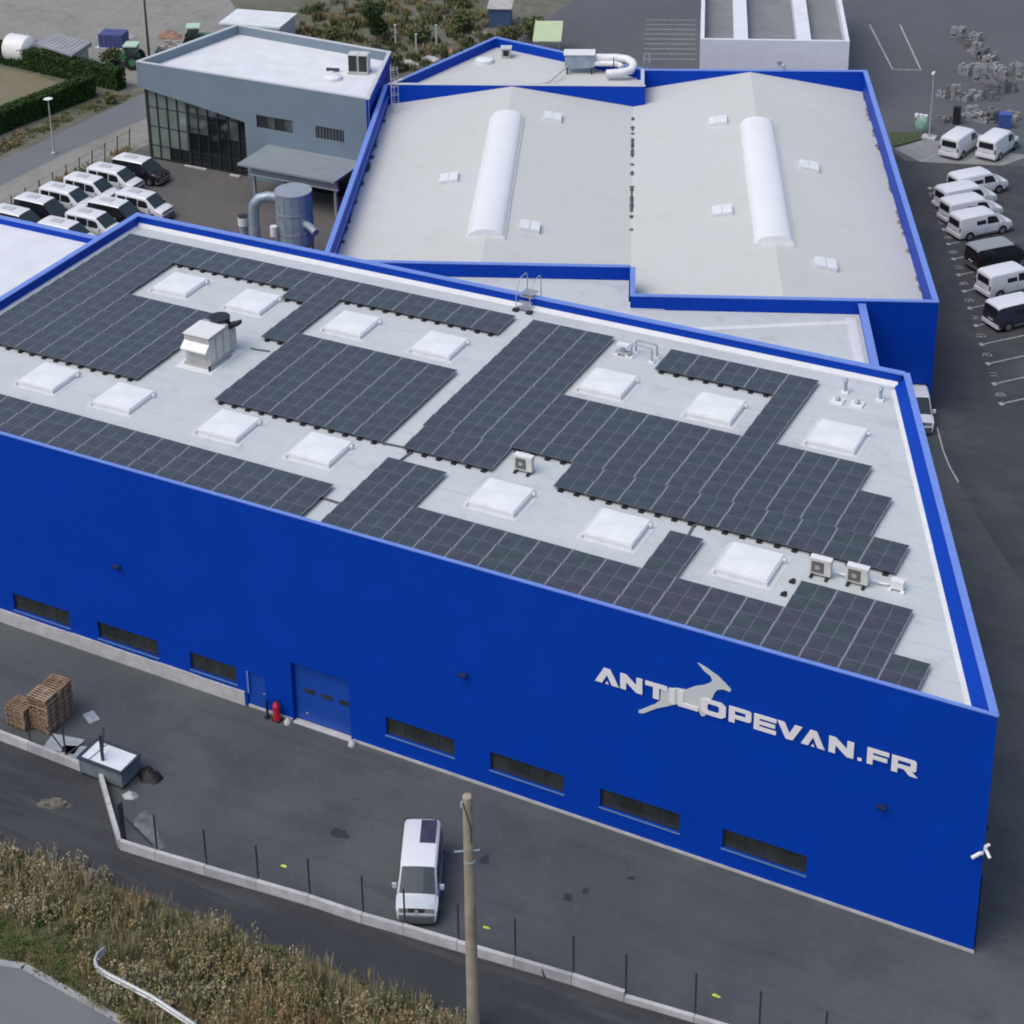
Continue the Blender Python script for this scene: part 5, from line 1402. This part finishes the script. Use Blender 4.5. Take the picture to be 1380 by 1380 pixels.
# ------------------------------------------------------------------ far objects at the top
t = thing('green_tent', 'pale green tent roof standing behind the annex', 'tent', (-67.2, 100.4, 0), R_(22))
for x in (-1.2, 1.2):
    for y in (-2, 2):
        MB().cyl((x, y, 0), (x, y, 2.4), 0.05, n=6).build('pole', alu, t)
mb = MB()
mb.quad([(-1.4, -2.3, 2.3), (1.4, -2.3, 2.3), (1.4, 2.3, 2.9), (-1.4, 2.3, 2.9)]).quad([(-1.4, -2.3, 2.2), (-1.4, 2.3, 2.8), (1.4, 2.3, 2.8), (1.4, -2.3, 2.2)])
mb.quad([(-1.4, -2.3, 2.2), (1.4, -2.3, 2.2), (1.4, -2.3, 2.3), (-1.4, -2.3, 2.3)])
mb.build('canopy', mat('pale green canvas', (0.48, 0.58, 0.36), 0.7, var=0.05, scale=1), t)
t = thing('blue_shed', 'small blue shed behind the annex apex', 'shed', (-76.0, 107.5, 0), R_(20))
MB().box(-1.1, 1.1, -1.0, 1.0, 0, 2.0).build('walls', mat('faded blue boards', (0.05, 0.10, 0.22), 0.7), t)
MB().prism([(-1.3, -1.2), (1.3, -1.2), (1.3, 1.2), (-1.3, 1.2)], [2.001, 2.001, 2.3, 2.3], [2.1, 2.1, 2.4, 2.4]).build('roof', hvac_grey, t)
t = thing('farm_shed', 'low shed with grey sheet roof behind the hedge at the left', 'shed', (0, 0, 0))
SR = [(-113.1, 76.7), (-107.4, 75.3), (-107.6, 78.8), (-112.9, 79.7)]
MB().prism([(-112.6, 77.0), (-107.8, 75.7), (-107.9, 78.5), (-112.5, 79.3)], 0, 2.3).build('walls', hvac_grey, t)
MB().prism(SR, 2.31, [2.5, 2.5, 2.75, 2.75]).build('roof', mat('sheet roof', (0.30, 0.31, 0.33), 0.6, var=0.1, scale=1), t)
for k in range(9):
    a = Vector(SR[0]).lerp(Vector(SR[1]), (k + 0.5) / 9); b = Vector(SR[3]).lerp(Vector(SR[2]), (k + 0.5) / 9)
    mb = MB(); mb.v += [(a.x - .05, a.y, 2.5), (a.x + .05, a.y, 2.5), (b.x + .05, b.y, 2.75), (b.x - .05, b.y, 2.75), (a.x - .05, a.y, 2.54), (a.x + .05, a.y, 2.54), (b.x + .05, b.y, 2.79), (b.x - .05, b.y, 2.79)]
    for f_ in [(4, 5, 6, 7), (0, 1, 5, 4), (1, 2, 6, 5), (3, 0, 4, 7)]:
        mb.f.append(f_); mb.m.append(0)
    mb.build('roof_rib', MATS['sheet roof'], t)
t = thing('white_tank', 'white rounded tank at the left edge behind the hedge', 'tank', (-114.6, 76.9, 0))
MB().cyl((-2.0, 0, 1.6), (0.5, 0, 1.6), 1.45, n=20).build('barrel', white_metal, t, smooth=50)
MB().cyl((0.5, 0, 1.6), (0.95, 0, 1.6), 1.45, 0.8, n=20).build('end', white_metal, t, smooth=50)
for x in (-1.6, 0.1):
    MB().box(x - 0.1, x + 0.1, -0.7, 0.7, 0, 0.5).build('cradle', galv, t)
t = thing('farm_container', 'dark blue container in the farm yard at the upper left', 'container', (-109.9, 85.3, 0), R_(15))
MB().box(-1.3, 1.3, -1.0, 1.0, 0.1, 1.5).build('body', mat('dark blue paint', (0.06, 0.07, 0.22), 0.6), t)
MB().box(-1.7, 1.5, -1.15, 1.15, 0, 0.099).build('base', coping_grey, t)
for x in (-1.0, -0.5, 0.0, 0.5, 1.0):
    MB().box(x - 0.05, x + 0.05, -1.04, -1.001, 0.2, 1.4).build('rib', MATS['dark blue paint'], t)
green_p = mat('tractor green', (0.05, 0.20, 0.09), 0.5)
def tractor(x, y, rz, label):
    t = thing('tractor', label, 'tractor', (x, y, 0), rz)
    MB().box(0.3, 2.2, -0.4, 0.4, 0.8, 1.5).build('bonnet', green_p, t)
    MB().box(-1.0, 0.29, -0.7, 0.7, 0.7, 1.3).build('chassis', green_p, t)
    MB().box(-0.9, 0.25, -0.65, 0.65, 1.301, 2.3).build('cab', glass_mid, t)
    MB().box(-1.05, 0.4, -0.78, 0.78, 2.301, 2.45).build('cab_roof', mat('pale green roof', (0.45, 0.62, 0.50), 0.5), t)
    for wx, wr_ in ((-0.6, 0.8), (1.7, 0.55)):
        for sg in (-1, 1):
            w = MB().cyl((wx, sg * 0.72, wr_), (wx, sg * 1.1, wr_), wr_, n=18).build('wheel', tyre_m, t, smooth=40)
            MB().cyl((wx, sg * 0.9, wr_), (wx, sg * 1.12, wr_), wr_ * 0.5, n=12).build('rim', green_p, w)
tractor(-104.4, 80.6, R_(200), 'green tractor parked behind the hedge beside the grey office')
tractor(-101.4, 88.3, R_(30), 'green tractor half hidden behind the office roof edge')
t = thing('farm_trailer', 'loaded farm trailer behind the office roof corner', 'trailer', (-101.5, 84.6, 0), R_(25))
MB().box(-2, 2, -0.9, 0.9, 0.7, 1.0).build('bed', frame_dark, t)
mb = MB()
for k in range(16):
    x, y = random.uniform(-1.7, 1.6), random.uniform(-0.7, 0.5)
    mb.box(x, x + random.uniform(.3, .8), y, y + random.uniform(.2, .5), 1.0, 1.0 + random.uniform(0.2, 0.9))
mb.build('load', mat('mixed load', (0.35, 0.32, 0.28), 0.8, var=0.5, scale=1.2), t)
for wx in (-1, 1.2):
    for sg in (-1, 1):
        MB().cyl((wx, sg * 0.75, 0.4), (wx, sg * 1.0, 0.4), 0.4, n=14).build('wheel', tyre_m, t)
for lab, x, y, w, d, h, m in [('pale flat building part beyond the office roof', -96.5, 92.5, 3.2, 2.2, 2.4, coping_grey)]:
    t = thing('pale_shed', lab, 'shed', (x, y, 0), R_(10))
    MB().box(-w, w, -d, d, 0, h).build('walls', m, t)
    MB().box(-w - 0.2, w + 0.2, -d - 0.2, d + 0.2, h + 0.001, h + 0.2).build('roof', membrane_white, t)
debris_m = [mat('rusty scrap', (0.26, 0.15, 0.11), 0.8, var=0.4, scale=2), mat('pale scrap', (0.42, 0.42, 0.42), 0.8, var=0.3, scale=2), hvac_grey]
for k, (x, y, lab, m) in enumerate([(-76.9, 97.6, 'rusty brown scrap pile on the bank behind the annex', 0), (-77.4, 94.6, 'pale plank pile on the bank behind the annex', 1), (-73.9, 96.9, 'white sack beside the annex parapet on the bank', 1), (-78.9, 92.6, 'grey rubble pile at the foot of the bank', 2), (-76.8, 104.2, 'pale scrap pile high on the bank', 2)]):
    heap('scrap_pile', lab, 'scrap', x, y, 1.1, 0.6, 0.4, debris_m[m], 20 + k)

for k, (x, y, lab, m) in enumerate([(-107.2, 82.6, 'pale rubble heap left of the telegraph pole in the farm yard', 1), (-111.0, 88.4, 'dark scrap heap behind the blue farm container', 2), (-106.3, 90.2, 'rusty heap far back in the farm yard', 0), (-113.2, 83.2, 'grey heap behind the low grey shed', 2), (-100.0, 80.6, 'grey heap at the left corner of the grey office', 2)]):
    heap('scrap_pile', lab, 'scrap', x, y, 1.5, 0.9, 0.6, debris_m[m], 60 + k)
# ------------------------------------------------------------------ vegetation
leaf = {n: mat('leaf ' + n, c, 0.75, var=0.15, scale=3, spec=0.2) for n, c in dict(
    olive=(0.175, 0.175, 0.075), tan=(0.31, 0.235, 0.12), russet=(0.27, 0.17, 0.09), green=(0.115, 0.145, 0.06), dark=(0.060, 0.078, 0.032), grey=(0.23, 0.225, 0.145), straw=(0.38, 0.325, 0.20), hedge=(0.032, 0.070, 0.016), hedge2=(0.046, 0.092, 0.022), hedge3=(0.022, 0.05, 0.013), lawn=(0.105, 0.18, 0.045)).items()}
def noise2(x, y, s):
    from mathutils import noise
    return noise.noise(Vector((x * s, y * s, 3.1)))
def inpoly(x, y, P):
    c = False
    j = len(P) - 1
    for i in range(len(P)):
        if (P[i][1] > y) != (P[j][1] > y) and x < (P[j][0] - P[i][0]) * (y - P[i][1]) / (P[j][1] - P[i][1]) + P[i][0]:
            c = not c
        j = i
    return c
def weeds(name, label, cat, poly, n, hmin, hmax, names, wid=0.05, seed=1, leafy=True, clump=26, crad=0.5):
    """n blades gathered in clumps; each clump has one main colour, its own height and habit"""
    rnd = random.Random(seed)
    xs = [p[0] for p in poly]; ys = [p[1] for p in poly]
    V, F, Mi = [], [], []
    cnt = 0
    nn = len(names)
    while cnt < n:
        cx0, cy0 = rnd.uniform(min(xs), max(xs)), rnd.uniform(min(ys), max(ys))
        if not inpoly(cx0, cy0, poly): continue
        h_n = noise2(cx0, cy0, 0.35) * 0.5 + 0.5
        k_n = noise2(cx0 + 40, cy0, 0.22) * 1.1 + rnd.gauss(0, 0.13)
        base = min(nn - 1, max(0, int((k_n + 0.5) * nn)))
        ch = hmin + (hmax - hmin) * min(1, max(0, h_n + rnd.gauss(0, 0.22)))
        cr = crad * rnd.uniform(0.5, 1.3)
        bushy = leafy and rnd.random() < 0.34
        for _ in range(int(clump * rnd.uniform(0.6, 1.4))):
            cnt += 1
            rr = cr * math.sqrt(rnd.random()); aa = rnd.uniform(0, 2 * PI)
            x, y = cx0 + rr * math.cos(aa), cy0 + rr * math.sin(aa)
            idx = base if rnd.random() < 0.8 else rnd.randrange(nn)
            h = ch * (1 - 0.45 * (rr / cr) ** 2) * rnd.uniform(0.6, 1.15)
            a = aa + rnd.gauss(0, 0.7); ln = rnd.uniform(0.1, 0.5) * h
            dx, dy = math.cos(a), math.sin(a)
            w = wid * rnd.uniform(0.5, 1.2)
            b = len(V)
            px, py = -dy * w, dx * w
            mx, my = x + dx * ln * 0.35, y + dy * ln * 0.35
            V += [(x - px, y - py, -0.03), (x + px, y + py, -0.03), (mx + px * .7, my + py * .7, h * 0.6), (mx - px * .7, my - py * .7, h * 0.6), (x + dx * ln, y + dy * ln, h)]
            F += [(b, b + 1, b + 2, b + 3), (b + 3, b + 2, b + 4)]; Mi += [idx, idx]
            if bushy:
                for q_ in range(4):
                    t_ = rnd.uniform(0.2, 1.0); a2 = rnd.uniform(0, 2 * PI); l2 = rnd.uniform(0.05, 0.14)
                    cx, cy, cz = x + dx * ln * t_, y + dy * ln * t_, h * t_
                    ex, ey = math.cos(a2) * l2, math.sin(a2) * l2
                    b = len(V)
                    V += [(cx, cy, cz), (cx + ex * .5 - ey * .4, cy + ey * .5 + ex * .4, cz + l2 * rnd.uniform(0, .6)), (cx + ex, cy + ey, cz + rnd.uniform(-.06, .12)), (cx + ex * .5 + ey * .4, cy + ey * .5 - ex * .4, cz + l2 * rnd.uniform(-.2, .3))]
                    F.append((b, b + 1, b + 2, b + 3)); Mi.append(idx)
    me = bpy.data.meshes.new(name)
    me.from_pydata(V, [], F)
    for k in names: me.materials.append(leaf[k])
    me.polygons.foreach_set('material_index', Mi)
    return tag(obj(name, me), label, cat, kind='stuff')
VP = [(-64, -22.5), (-52, -20.3), (-44, -18.6), (-37.8, -17.7), (-36.0, -17.6), (-34.7, -18.2), (-33.6, -19.2), (-31.5, -20.2), (-27, -21.0), (-16, -25), (8, -16), (10, -12.6), (-15, -13.9), (-20, -13.7), (-25, -13.9), (-30, -14.1), (-35, -14.0), (-38, -14.1), (-42, -14.6), (-50, -15.1), (-64, -16.0)]
weeds('roadside_weeds', 'tall unmown weeds and dry grasses along the verge', 'weeds', VP, 48000, 0.35, 1.35, ['straw', 'olive', 'tan', 'straw', 'grey', 'olive', 'tan', 'green', 'russet', 'tan'], 0.021, 11, crad=0.7)
weeds('weed_undergrowth', 'dark green undergrowth between the tall verge weeds', 'weeds', VP, 14000, 0.15, 0.5, ['dark', 'green', 'olive', 'tan', 'green'], 0.045, 12)
weeds('seed_stalks', 'wispy straw coloured seed stalks rising above the verge weeds', 'weeds', [(-64, -16.6), (-50, -15.8), (-42, -15.2), (-38, -14.5), (-20, -14.1), (-20, -15.2), (-38, -15.8), (-64, -18)], 2600, 0.9, 1.7, ['straw', 'grey', 'tan'], 0.014, 18, leafy=False, clump=14, crad=0.3)
weeds('grass_verge', 'short green grass between the weeds and the lower road', 'grass', [(-64, -24.5), (-36.6, -19.55), (-31.8, -20.1), (-33.4, -19.3), (-34.6, -18.3), (-36.0, -17.7), (-37.8, -17.75), (-44, -18.7), (-64, -22.6)], 14000, 0.06, 0.2, ['lawn', 'green', 'lawn', 'olive'], 0.03, 13, leafy=False)
def leafcloud(mb, fn, n, size, nm, rnd):
    for _ in range(n):
        p = fn(rnd)
        a, b = rnd.uniform(0, 2 * PI), rnd.uniform(-0.9, 0.9)
        d = Vector((math.cos(a) * math.cos(b), math.sin(a) * math.cos(b), math.sin(b)))
        e = d.cross(Vector((rnd.gauss(0, 1), rnd.gauss(0, 1), rnd.gauss(0, 1)))).normalized()
        s_ = size * rnd.uniform(0.6, 1.4)
        P = Vector(p)
        mb.quad([P - d * s_, P + e * s_ * .5, P + d * s_, P - e * s_ * .5], rnd.randrange(nm))
def hedge(label, p, q, w, h, n, seed):
    t = thing('hedge', label, 'hedge', (0, 0, 0))
    rnd = random.Random(seed)
    P, Q = Vector(p), Vector(q)
    d = (Q - P); L = d.length; d.normalize(); nr = Vector((-d.y, d.x))
    MB().seg(tuple(P + d * .15), tuple(Q - d * .15), w - 0.35, 0, h - 0.2).build('branches', leaf['hedge3'], t)
    def fn(r):
        s_ = r.uniform(0, L); k = r.random()
        if k < 0.35: o, z = r.uniform(-w / 2, w / 2), h + r.gauss(-0.06, 0.06)
        elif k < 0.7: o, z = -w / 2 + r.gauss(0.06, 0.05), r.uniform(0.05, h)
        elif k < 0.9: o, z = w / 2 - r.gauss(0.06, 0.05), r.uniform(0.05, h)
        else:
            s_ = r.choice((0, L)) ; o, z = r.uniform(-w / 2, w / 2), r.uniform(0.05, h)
        return (P.x + d.x * s_ + nr.x * o, P.y + d.y * s_ + nr.y * o, z)
    mb = MB()
    leafcloud(mb, fn, n, 0.13, 3, rnd)
    mb.build('foliage', [leaf['hedge'], leaf['hedge2'], leaf['hedge3']], t, kind='stuff')
hedge('clipped dark green hedge in front of the field at the left', (-106.5, 50.5), (-102.9, 72.2), 1.5, 2.1, 9000, 1)
hedge('clipped dark green hedge along the back of the field', (-128, 77.6), (-101.2, 74.8), 1.4, 2.1, 9000, 2)
weeds('hedge_foot_grass', 'dry grass strip between the front hedge and the road', 'grass', [(-104.6, 45), (-101.7, 45), (-100.9, 60), (-99.0, 74), (-100.5, 74), (-102.3, 66), (-104.2, 57)], 5000, 0.08, 0.35, ['olive', 'tan', 'green', 'russet', 'olive'], 0.06, 14)
weeds('strip_weeds', 'scattered low weeds on the gravel strip behind the vans', 'weeds', [(-93.4, 44), (-90.9, 44), (-90.9, 62), (-91.6, 62)], 1600, 0.1, 0.5, ['olive', 'grey', 'tan'], 0.06, 15)
BK = [(-92, 92), (-79.5, 86.5), (-75.0, 95.0), (-72.5, 103), (-78, 112), (-90, 118), (-98, 104)]
weeds('bank_scrub', 'rough scrub and brambles covering the bank behind the halls', 'scrub', BK, 12000, 0.2, 1.3, ['grey', 'olive', 'dark', 'green', 'olive', 'tan', 'grey'], 0.09, 16)
weeds('field_edge_grass', 'green grass fringe at the field edge beside the front hedge', 'grass', [(-112, 56), (-105.4, 62), (-104.0, 71), (-105.2, 71.5), (-107.2, 62)], 3000, 0.06, 0.25, ['lawn', 'olive'], 0.06, 17, leafy=False)
def tree(label, x, y, h, r, n, seed, names, cat='tree', name='tree'):
    t = thing(name, label, cat, (x, y, 0))
    rnd = random.Random(seed)
    mb = MB()
    mb.cyl((0, 0, -0.1), (0.1, 0.05, h * 0.6), 0.12 + h * 0.012, 0.05, n=8)
    for k in range(5):
        a = 2 * PI * k / 5 + rnd.uniform(-.4, .4); z = h * rnd.uniform(0.2, 0.5)
        mb.cyl((0.05, 0.02, z), (math.cos(a) * r * .7, math.sin(a) * r * .7, z + h * 0.25), 0.05, 0.02, n=5)
    mb.build('trunk', wood2, t)
    cl = [(rnd.uniform(-.6, .6) * r, rnd.uniform(-.6, .6) * r, h * rnd.uniform(.35, .9), r * rnd.uniform(.35, .6)) for _ in range(9)]
    def fn(rr):
        c = rr.choice(cl)
        d = Vector((rr.gauss(0, 1), rr.gauss(0, 1), rr.gauss(0, 1))).normalized() * c[3] * rr.uniform(.6, 1.08)
        return (c[0] + d.x, c[1] + d.y, max(0.1, c[2] + d.z * .8))
    mb = MB()
    leafcloud(mb, fn, n, 0.17, len(names), rnd)
    mb.build('crown', [leaf[k] for k in names], t, kind='stuff')
tree('dark green conifer like tree standing beyond the office roof', -85.0, 97.0, 4.2, 1.5, 2600, 31, ['dark', 'hedge', 'hedge3'])
for lab, x, y, h, r, s_ in [('low bush left of the dark tree on the bank', -88.5, 95.0, 1.6, 1.3, 41), ('bush in the middle of the scrub bank', -81.0, 99.0, 1.5, 1.4, 42), ('bush near the blue shed on the bank', -78.6, 104.0, 2.2, 1.5, 43), ('bush behind the pale green tent', -71.0, 104.5, 2.6, 1.6, 44), ('bush left of the pale green tent', -71.6, 101.6, 2.0, 1.3, 45), ('bush at the foot of the bank near the office ladder', -80.0, 90.5, 1.3, 1.2, 46), ('bush beside the farm shed at the upper left', -106.0, 79.9, 1.8, 1.5, 47), ('bush on the earth strip beside the road near the hedge end', -99.9, 71.4, 0.8, 0.8, 48)]:
    tree(lab, x, y, h, r, 900, s_, ['olive', 'green', 'dark'], 'bush', 'bush')
for k, (x, y, lab) in enumerate([(-82.8, 97.0, 'leftmost pale post on the scrub bank'), (-79.4, 95.2, 'middle pale post on the scrub bank'), (-78.9, 98.6, 'rightmost pale post on the scrub bank')]):
    t = thing('marker_post', lab, 'post', (x, y, 0), group='pale posts on the bank')
    MB().cyl((0, 0, 0), (0, 0, 2.2), 0.09, 0.08, n=8).build('shaft', coping_grey, t)
    MB().box(-0.12, 0.12, -0.12, 0.12, 2.2, 2.26).build('cap', coping_grey, t)
